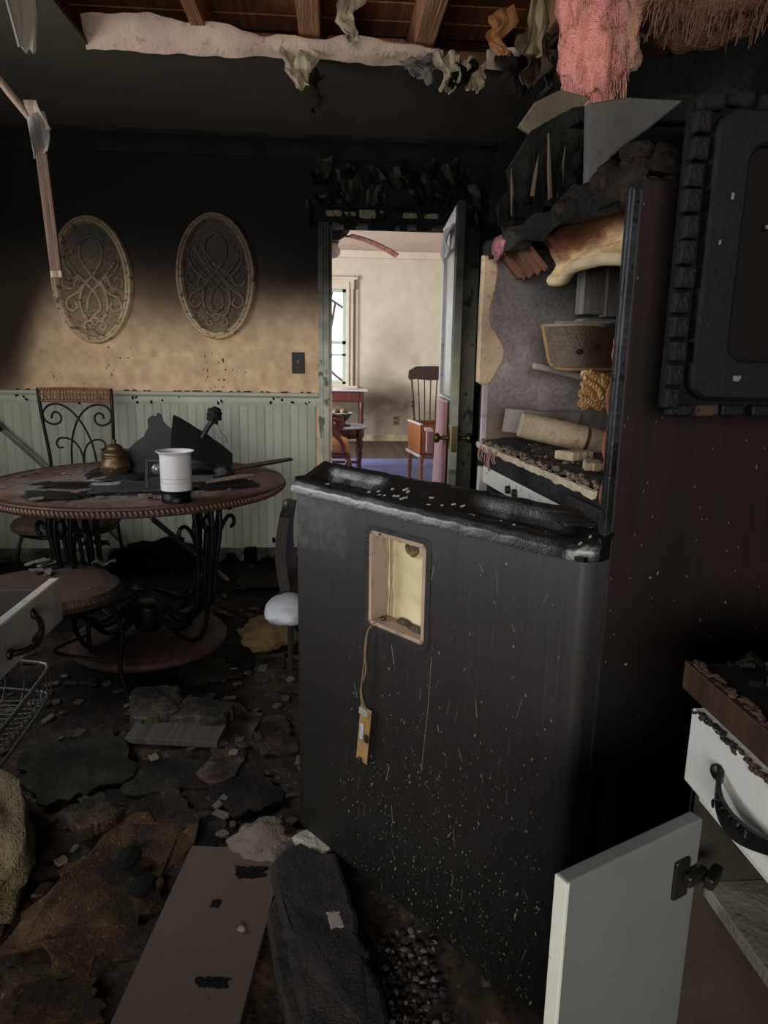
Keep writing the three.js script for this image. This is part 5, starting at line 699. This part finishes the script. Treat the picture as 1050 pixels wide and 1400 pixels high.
// ---------------------------------------------------------------- the two wall medallions
function medallion(label, x, y, mid) {
  const t = thing('wall_medallion', label, 'wall plaque', [x, y, -4.25]);
  const m = new THREE.MeshStandardMaterial({ map: sootMap('#d8c3a2', '#5b4b3d', mid + 0.08, 0.4, 701 + Math.round(x * 10)), roughness: 0.8, bumpMap: BUMP, bumpScale: 0.001 }), dk = new THREE.MeshStandardMaterial({ map: sootMap('#9b8767', '#241d17', mid - 0.1, 0.45, 731 + Math.round(x * 10)), roughness: 0.85, bumpMap: BUMP, bumpScale: 0.001 });
  const m2 = new THREE.MeshStandardMaterial({ map: sootMap('#b9a480', '#30271e', mid - 0.05, 0.4, 751 + Math.round(x * 10)), roughness: 0.85 });
  const Yv = (g) => planar(g, 'x', -0.25, 0.5, 'y', -0.35, 0.7);
  const A = 0.222, B = 0.345, prof = [[1, 0], [1.0, 0.02], [0.975, 0.044], [0.95, 0.048], [0.925, 0.036], [0.915, 0.046], [0.89, 0.05], [0.86, 0.03], [0.85, 0.008]], n = 96, pos = [], idx = [];
  for (let i = 0; i < n; i++) for (const [k, z] of prof) { const a = i / n * Math.PI * 2, w = (1 - k) * 0.3; pos.push((A - w) * Math.cos(a), (B - w) * Math.sin(a), z); }
  for (let i = 0; i < n; i++) for (let j = 0; j < prof.length - 1; j++) { const p = prof.length, a = i * p + j, b = ((i + 1) % n) * p + j; idx.push(a, b, b + 1, a, b + 1, a + 1); }
  const g = new THREE.BufferGeometry(); g.setAttribute('position', new THREE.Float32BufferAttribute(pos, 3)); g.setIndex(idx); part(t, 'frame', Yv(boxUV(toCreasedNormals(g, 0.6))), m);
  part(t, 'backing', Yv(at(extrude(ell(A - 0.03, B - 0.03, 64), 0.006, 0), 0, 0, 0.001)), dk);
  const rel = (pts, r = 0.0075) => part(t, 'relief_scroll', Yv(tube(pts.map(([a, b]) => [a, b, 0.012]), r, pts.length * 8, 8)), m2);
  for (const s of [-1, 1]) {
    rel([[0, 0.24], [s * 0.05, 0.2], [s * 0.06, 0.13], [s * 0.02, 0.05], [-s * 0.06, -0.05], [-s * 0.075, -0.14], [-s * 0.04, -0.21], [0, -0.2]], 0.009);
    rel([[s * 0.13, 0.1], [s * 0.06, 0.01], [-s * 0.02, -0.08], [-s * 0.035, -0.15], [0, -0.19]], 0.008);
    rel([[s * 0.13, 0.14], [s * 0.1, 0.15], [s * 0.11, 0.175], [s * 0.14, 0.16], [s * 0.15, 0.1], [s * 0.12, 0.04], [s * 0.07, 0.0]]);
    rel([[s * 0.12, 0.0], [s * 0.14, 0.02], [s * 0.165, 0.0], [s * 0.15, -0.04], [s * 0.11, -0.04], [s * 0.08, 0.02]]);
    rel([[s * 0.1, -0.12], [s * 0.09, -0.145], [s * 0.12, -0.165], [s * 0.15, -0.14], [s * 0.14, -0.1], [s * 0.08, -0.06], [s * 0.04, 0.0]]);
    rel([[0, -0.24], [s * 0.02, -0.22], [s * 0.05, -0.225], [s * 0.06, -0.25], [s * 0.04, -0.265], [s * 0.025, -0.25], [s * 0.04, -0.24]], 0.007);
  }
  return t;
}
medallion('left oval scrollwork plaque on the sooty wall, partly behind the dangling batten', -1.345, 1.655, 0.62);
{
  const t = medallion('right oval scrollwork plaque on the sooty wall, its face darker and scratched', -0.66, 1.69, 0.3);
  for (const [a, b, c, d] of [[-0.12, 0.16, 0.08, -0.1], [-0.08, 0.17, 0.06, 0.02], [-0.15, 0.1, -0.06, -0.02], [-0.02, 0.08, 0.1, -0.06]]) part(t, 'scratch', tube([[a, b, 0.02], [(a + c) / 2 - 0.01, (b + d) / 2 - 0.01, 0.0205], [c, d, 0.02]], 0.0009, 10, 4), mat('#8d7d6a', 'plain'));
}
// ---------------------------------------------------------------- furniture of the far room
{
  const maple = mat('#b06a34', 'grain', { rough: 0.45, bump: 0.0005 }), cherry = mat('#5c2a22', 'grain', { rough: 0.4, bump: 0.0005 }), dark = mat('#3c2a22', 'grain', { rough: 0.45, bump: 0.0005 }), pale = mat('#c9c6cc', 'clean', { rough: 0.4, bump: 0 });
  const turned = (h, r) => lathe([[0, 0], [r * 0.55, 0], [r * 0.7, h * 0.06], [r * 0.6, h * 0.2], [r, h * 0.45], [r * 0.7, h * 0.52], [r * 1.05, h * 0.6], [r * 0.7, h * 0.66], [r * 0.9, h * 0.8], [r, h], [0, h]], 18);
  const st = thing('sewing_stand', 'small orange wooden box stand on turned legs in the far room', 'stand', [1.03, 0, -7.15], 0.14);
  part(st, 'box', merge([bxa(-0.2, -0.185, 0.32, 0.62, -0.25, 0.25), bxa(0.185, 0.2, 0.32, 0.62, -0.25, 0.25), bxa(-0.2, 0.2, 0.32, 0.62, 0.235, 0.25), bxa(-0.2, 0.2, 0.32, 0.62, -0.25, -0.235), bxa(-0.2, 0.2, 0.32, 0.335, -0.25, 0.25)]), maple);
  part(st, 'rim', merge([bxa(-0.21, -0.18, 0.615, 0.632, -0.26, 0.26, 0.003), bxa(0.18, 0.21, 0.615, 0.632, -0.26, 0.26, 0.003)]), pale, 'pale rim with the highlight painted into its colour'); part(st, 'skirt', merge([bxa(-0.22, -0.195, 0.3, 0.325, -0.27, 0.27, 0.003)]), pale);  // highlight on the top edges put into the pale rim colour
  for (const [x, z] of [[-0.18, 0.23], [0.18, 0.23], [-0.18, -0.23], [0.18, -0.23]]) { const l = part(st, 'leg', turned(0.32, 0.024), maple); l.position.set(x, 0, z); }
  const pb = thing('pink_board', 'tall tapered pink board leaning against the inside face of the open door', 'board', [0.585, 0, -3.56], -0.0575);
  const pink = mat('#c98a8f', 'grain', { rough: 0.6, bump: 0.0005, scale: 0.6 }), pg = extrude([[0, 0.0], [0, 1.04], [0.36, 1.04], [0.78, 0.0]], 0.016, 0.002); pg.rotateY(Math.PI / 2); pg.translate(-0.02, 0, 0); part(pb, 'board', boxUV(pg), pink); part(pb, 'top_edge', bxa(-0.022, -0.002, 1.04, 1.052, -0.362, 0.0, 0.002), mat('#d9c3c6', 'clean'));
  part(pb, 'bracket_shelf', bxa(-0.055, -0.02, 0.7, 0.83, -0.72, -0.6, 0.003), pink); part(pb, 'shelf_edge', bxa(-0.065, -0.02, 0.83, 0.845, -0.73, -0.59, 0.003), mat('#d9c3c6', 'clean'));
  const rk = thing('rocking_chair', 'dark spindle-backed rocking chair against the far cream wall', 'chair', [1.3, 0, -9.2]);
  part(rk, 'crest_rail', at(extrude([[-0.3, 1.02], [-0.28, 0.99], [-0.2, 1.0], [0, 0.985], [0.2, 1.0], [0.28, 0.99], [0.3, 1.02], [0.29, 1.1], [0.2, 1.15], [0, 1.16], [-0.2, 1.15], [-0.29, 1.1]], 0.02, 0.006), 0, 0, -0.14, -0.06), dark);
  for (let i = 0; i < 7; i++) part(rk, 'spindle', tube([[-0.255 + i * 0.085, 1.0, -0.2], [-0.225 + i * 0.075, 0.7, -0.19], [-0.21 + i * 0.07, 0.44, -0.18]], i % 6 ? 0.009 : 0.014, 8, 6), dark);
  part(rk, 'seat', at(box(0.5, 0.045, 0.48, 0.015), 0, 0.43, 0.02), dark);
  for (const s of [-1, 1]) { part(rk, 'arm', tube([[s * 0.25, 0.7, -0.18], [s * 0.28, 0.69, 0.05], [s * 0.28, 0.67, 0.2]], 0.018, 10), dark); part(rk, 'arm_post', tube([[s * 0.27, 0.68, 0.16], [s * 0.24, 0.45, 0.16]], 0.014, 6), dark); part(rk, 'leg', tube([[s * 0.2, 0.42, 0.2], [s * 0.23, 0.07, 0.22]], 0.017, 6), dark); part(rk, 'leg', tube([[s * 0.2, 0.42, -0.16], [s * 0.22, 0.07, -0.2]], 0.017, 6), dark); part(rk, 'rocker', tube([[s * 0.23, 0.1, 0.42], [s * 0.23, 0.04, 0.15], [s * 0.22, 0.03, -0.1], [s * 0.22, 0.07, -0.45]], 0.02, 16), dark); }
  const ct = thing('coffee_table', 'oval dark wood coffee table with a pale shiny top in the far room', 'table', [0.03, 0, -8.0]);
  const top = lathe([[0, 0.48], [0.36, 0.48], [0.38, 0.487], [0.38, 0.498], [0.37, 0.505], [0, 0.505]], 56); part(ct, 'tabletop', top, mat('#9aa0bd', 'clean', { rough: 0.15, bump: 0 }), 'shiny top with a pale bluish reflection painted in'); part(ct, 'apron', lathe([[0.3, 0.38], [0.33, 0.38], [0.33, 0.48], [0.3, 0.48], [0.3, 0.38]], 48), cherry);  // reflected light put into the top as a bluish colour
  for (const [x, z] of [[0.27, 0.2], [-0.27, 0.2], [0.27, -0.2], [-0.27, -0.2]]) { const l = part(ct, 'leg', turned(0.47, 0.034), cherry); l.position.set(x, 0, z); } part(ct, 'stretcher', bxa(-0.27, 0.27, 0.1, 0.13, 0.18, 0.22, 0.006), cherry);
  const bw = thing('fruit_bowl', 'dark footed bowl with a pale rim on the coffee table', 'bowl', [0.09, 0.505, -7.93]); bw.scale.set(1.15, 1.35, 1.15);
  part(bw, 'bowl', lathe([[0, 0], [0.1, 0], [0.1, 0.012], [0.05, 0.02], [0.045, 0.035], [0.08, 0.06], [0.115, 0.1], [0.11, 0.103], [0.07, 0.07], [0, 0.055]], 36), mat('#2e2c26', 'mottle', { rough: 0.4 })); part(bw, 'rim', lathe([[0.108, 0.1], [0.12, 0.104], [0.118, 0.11], [0.106, 0.106], [0.108, 0.1]], 36), pale);
  for (const [x, z, r, l, c] of [[-0.05, 0.02, 0.048, 'leftmost olive fruit in the footed bowl', '#6d6242'], [0.035, 0.03, 0.05, 'middle tan fruit in the footed bowl', '#8d7a50'], [0.0, -0.055, 0.045, 'back brown fruit in the footed bowl', '#5d4a33']]) { const f = thing('fruit', l, 'fruit', [0.09 + x, 0.505 + 0.115 + r * 0.7, -7.93 + z]); part(f, 'flesh', blob(r, r * 0.95, r, Math.round(r * 1e3), 0.05, 2, 3), mat(c, 'mottle', { rough: 0.5 })); part(f, 'stem', tube([[0, r * 0.9, 0], [0.004, r * 1.15, 0]], 0.003, 4, 5), dark); }
  const dk = thing('writing_desk', 'dark red wooden desk with a pale top under the far window', 'desk', [-0.06, 0, -10.3]);
  part(dk, 'top', bxa(-0.58, 0.56, 0.79, 0.815, -0.28, 0.28, 0.006), pale); part(dk, 'drawer', bxa(-0.53, 0.5, 0.64, 0.79, -0.25, 0.25, 0.003), cherry); part(dk, 'drawer_front', bxa(-0.46, 0.43, 0.66, 0.775, 0.25, 0.258, 0.003), mat('#6a3026', 'grain', { rough: 0.4 })); for (const [x, z] of [[-0.5, 0.22], [0.47, 0.22], [-0.5, -0.22], [0.47, -0.22]]) { const l = part(dk, 'leg', turned(0.64, 0.036), cherry); l.position.set(x, 0, z); }
  const ac = thing('armchair', 'carved red wood armchair with a tan cushion seat in the far room', 'chair', [-0.16, -0.0, -7.35]);
  const cv = mat('#7a3a34', 'grain', { rough: 0.3, bump: 0.0005 }), tan = mat('#c08d55', 'clean', { rough: 0.8 });
  part(ac, 'seat_cushion', at(box(0.62, 0.13, 0.52, 0.05), 0.02, 0.36, 0), tan); part(ac, 'seat_frame', at(box(0.62, 0.05, 0.52, 0.015), 0.02, 0.275, 0), cv); part(ac, 'back', at(box(0.1, 0.6, 0.5, 0.04), -0.33, 0.66, 0, 0, 0, 0.12), tan);
  for (const s of [-1, 1]) { part(ac, 'arm', tube([[-0.32, 0.66, s * 0.25], [0.0, 0.64, s * 0.27], [0.18, 0.645, s * 0.27], [0.255, 0.62, s * 0.27], [0.25, 0.57, s * 0.27], [0.2, 0.575, s * 0.27], [0.21, 0.605, s * 0.27]], 0.022, 40), cv); part(ac, 'arm_post', tube([[0.14, 0.63, s * 0.27], [0.165, 0.53, s * 0.27], [0.25, 0.42, s * 0.265], [0.27, 0.32, s * 0.26]], 0.024, 20), cv); part(ac, 'leg', tube([[0.29, 0.28, s * 0.24], [0.34, 0.2, s * 0.25], [0.3, 0.08, s * 0.25], [0.33, 0.015, s * 0.25]], 0.02, 20), cv); part(ac, 'leg', tube([[-0.26, 0.28, s * 0.24], [-0.3, 0.15, s * 0.24], [-0.34, 0.015, s * 0.24]], 0.02, 16), cv); }
  const fan = thing('ceiling_fan', 'ceiling fan with drooping reddish blades and a white globe in the far room', 'fan', [0.0, 2.2, -6.5]);
  part(fan, 'down_rod', at(new THREE.CylinderGeometry(0.014, 0.014, 0.36, 12), 0, 0.41, 0), dark); part(fan, 'canopy', lathe([[0, 0.54], [0.05, 0.54], [0.065, 0.59], [0, 0.59]], 24), dark); part(fan, 'motor', lathe([[0, 0.06], [0.07, 0.06], [0.12, 0.09], [0.15, 0.13], [0.15, 0.22], [0.1, 0.25], [0, 0.24]], 36), mat('#28251f', 'soot', { rough: 0.5 })); part(fan, 'globe', lathe([[0, -0.1], [0.04, -0.09], [0.068, -0.06], [0.072, -0.03], [0.055, 0.0], [0.045, 0.03], [0, 0.03]], 32), mat('#d6c7bd', 'clean', { rough: 0.3, bump: 0 }), 'white glass globe'); part(fan, 'switch_housing', lathe([[0, 0.03], [0.055, 0.03], [0.06, 0.06], [0, 0.07]], 24), mat('#7d756a', 'mottle', { metal: 0.5, rough: 0.4 }));
  const bl = sheet((u, v) => V(0.16 + 0.42 * u, 0.095 - 0.06 * u - 0.09 * u * u + 0.012 * (v - 0.5), (v - 0.5) * (0.1 + 0.03 * u)), 20, 4, 0.008), arm = tube([[0.08, 0.11, 0], [0.13, 0.085, 0.02], [0.17, 0.1, 0], [0.22, 0.085, 0]], 0.009, 16, 6);
  for (let k = 0; k < 3; k++) { const b = part(fan, 'blade', bl, mat('#a25c5e', 'grain', { rough: 0.4, bump: 0 })); b.rotation.y = 0.12 + k * Math.PI * 2 / 3; part(b, 'blade_arm', arm, mat('#6f6a5c', 'mottle', { metal: 0.6, rough: 0.4 })); }
}
scene.traverse((o) => { if (o.isMesh) { o.castShadow = true; o.receiveShadow = true; } });
renderer.render(scene, camera);
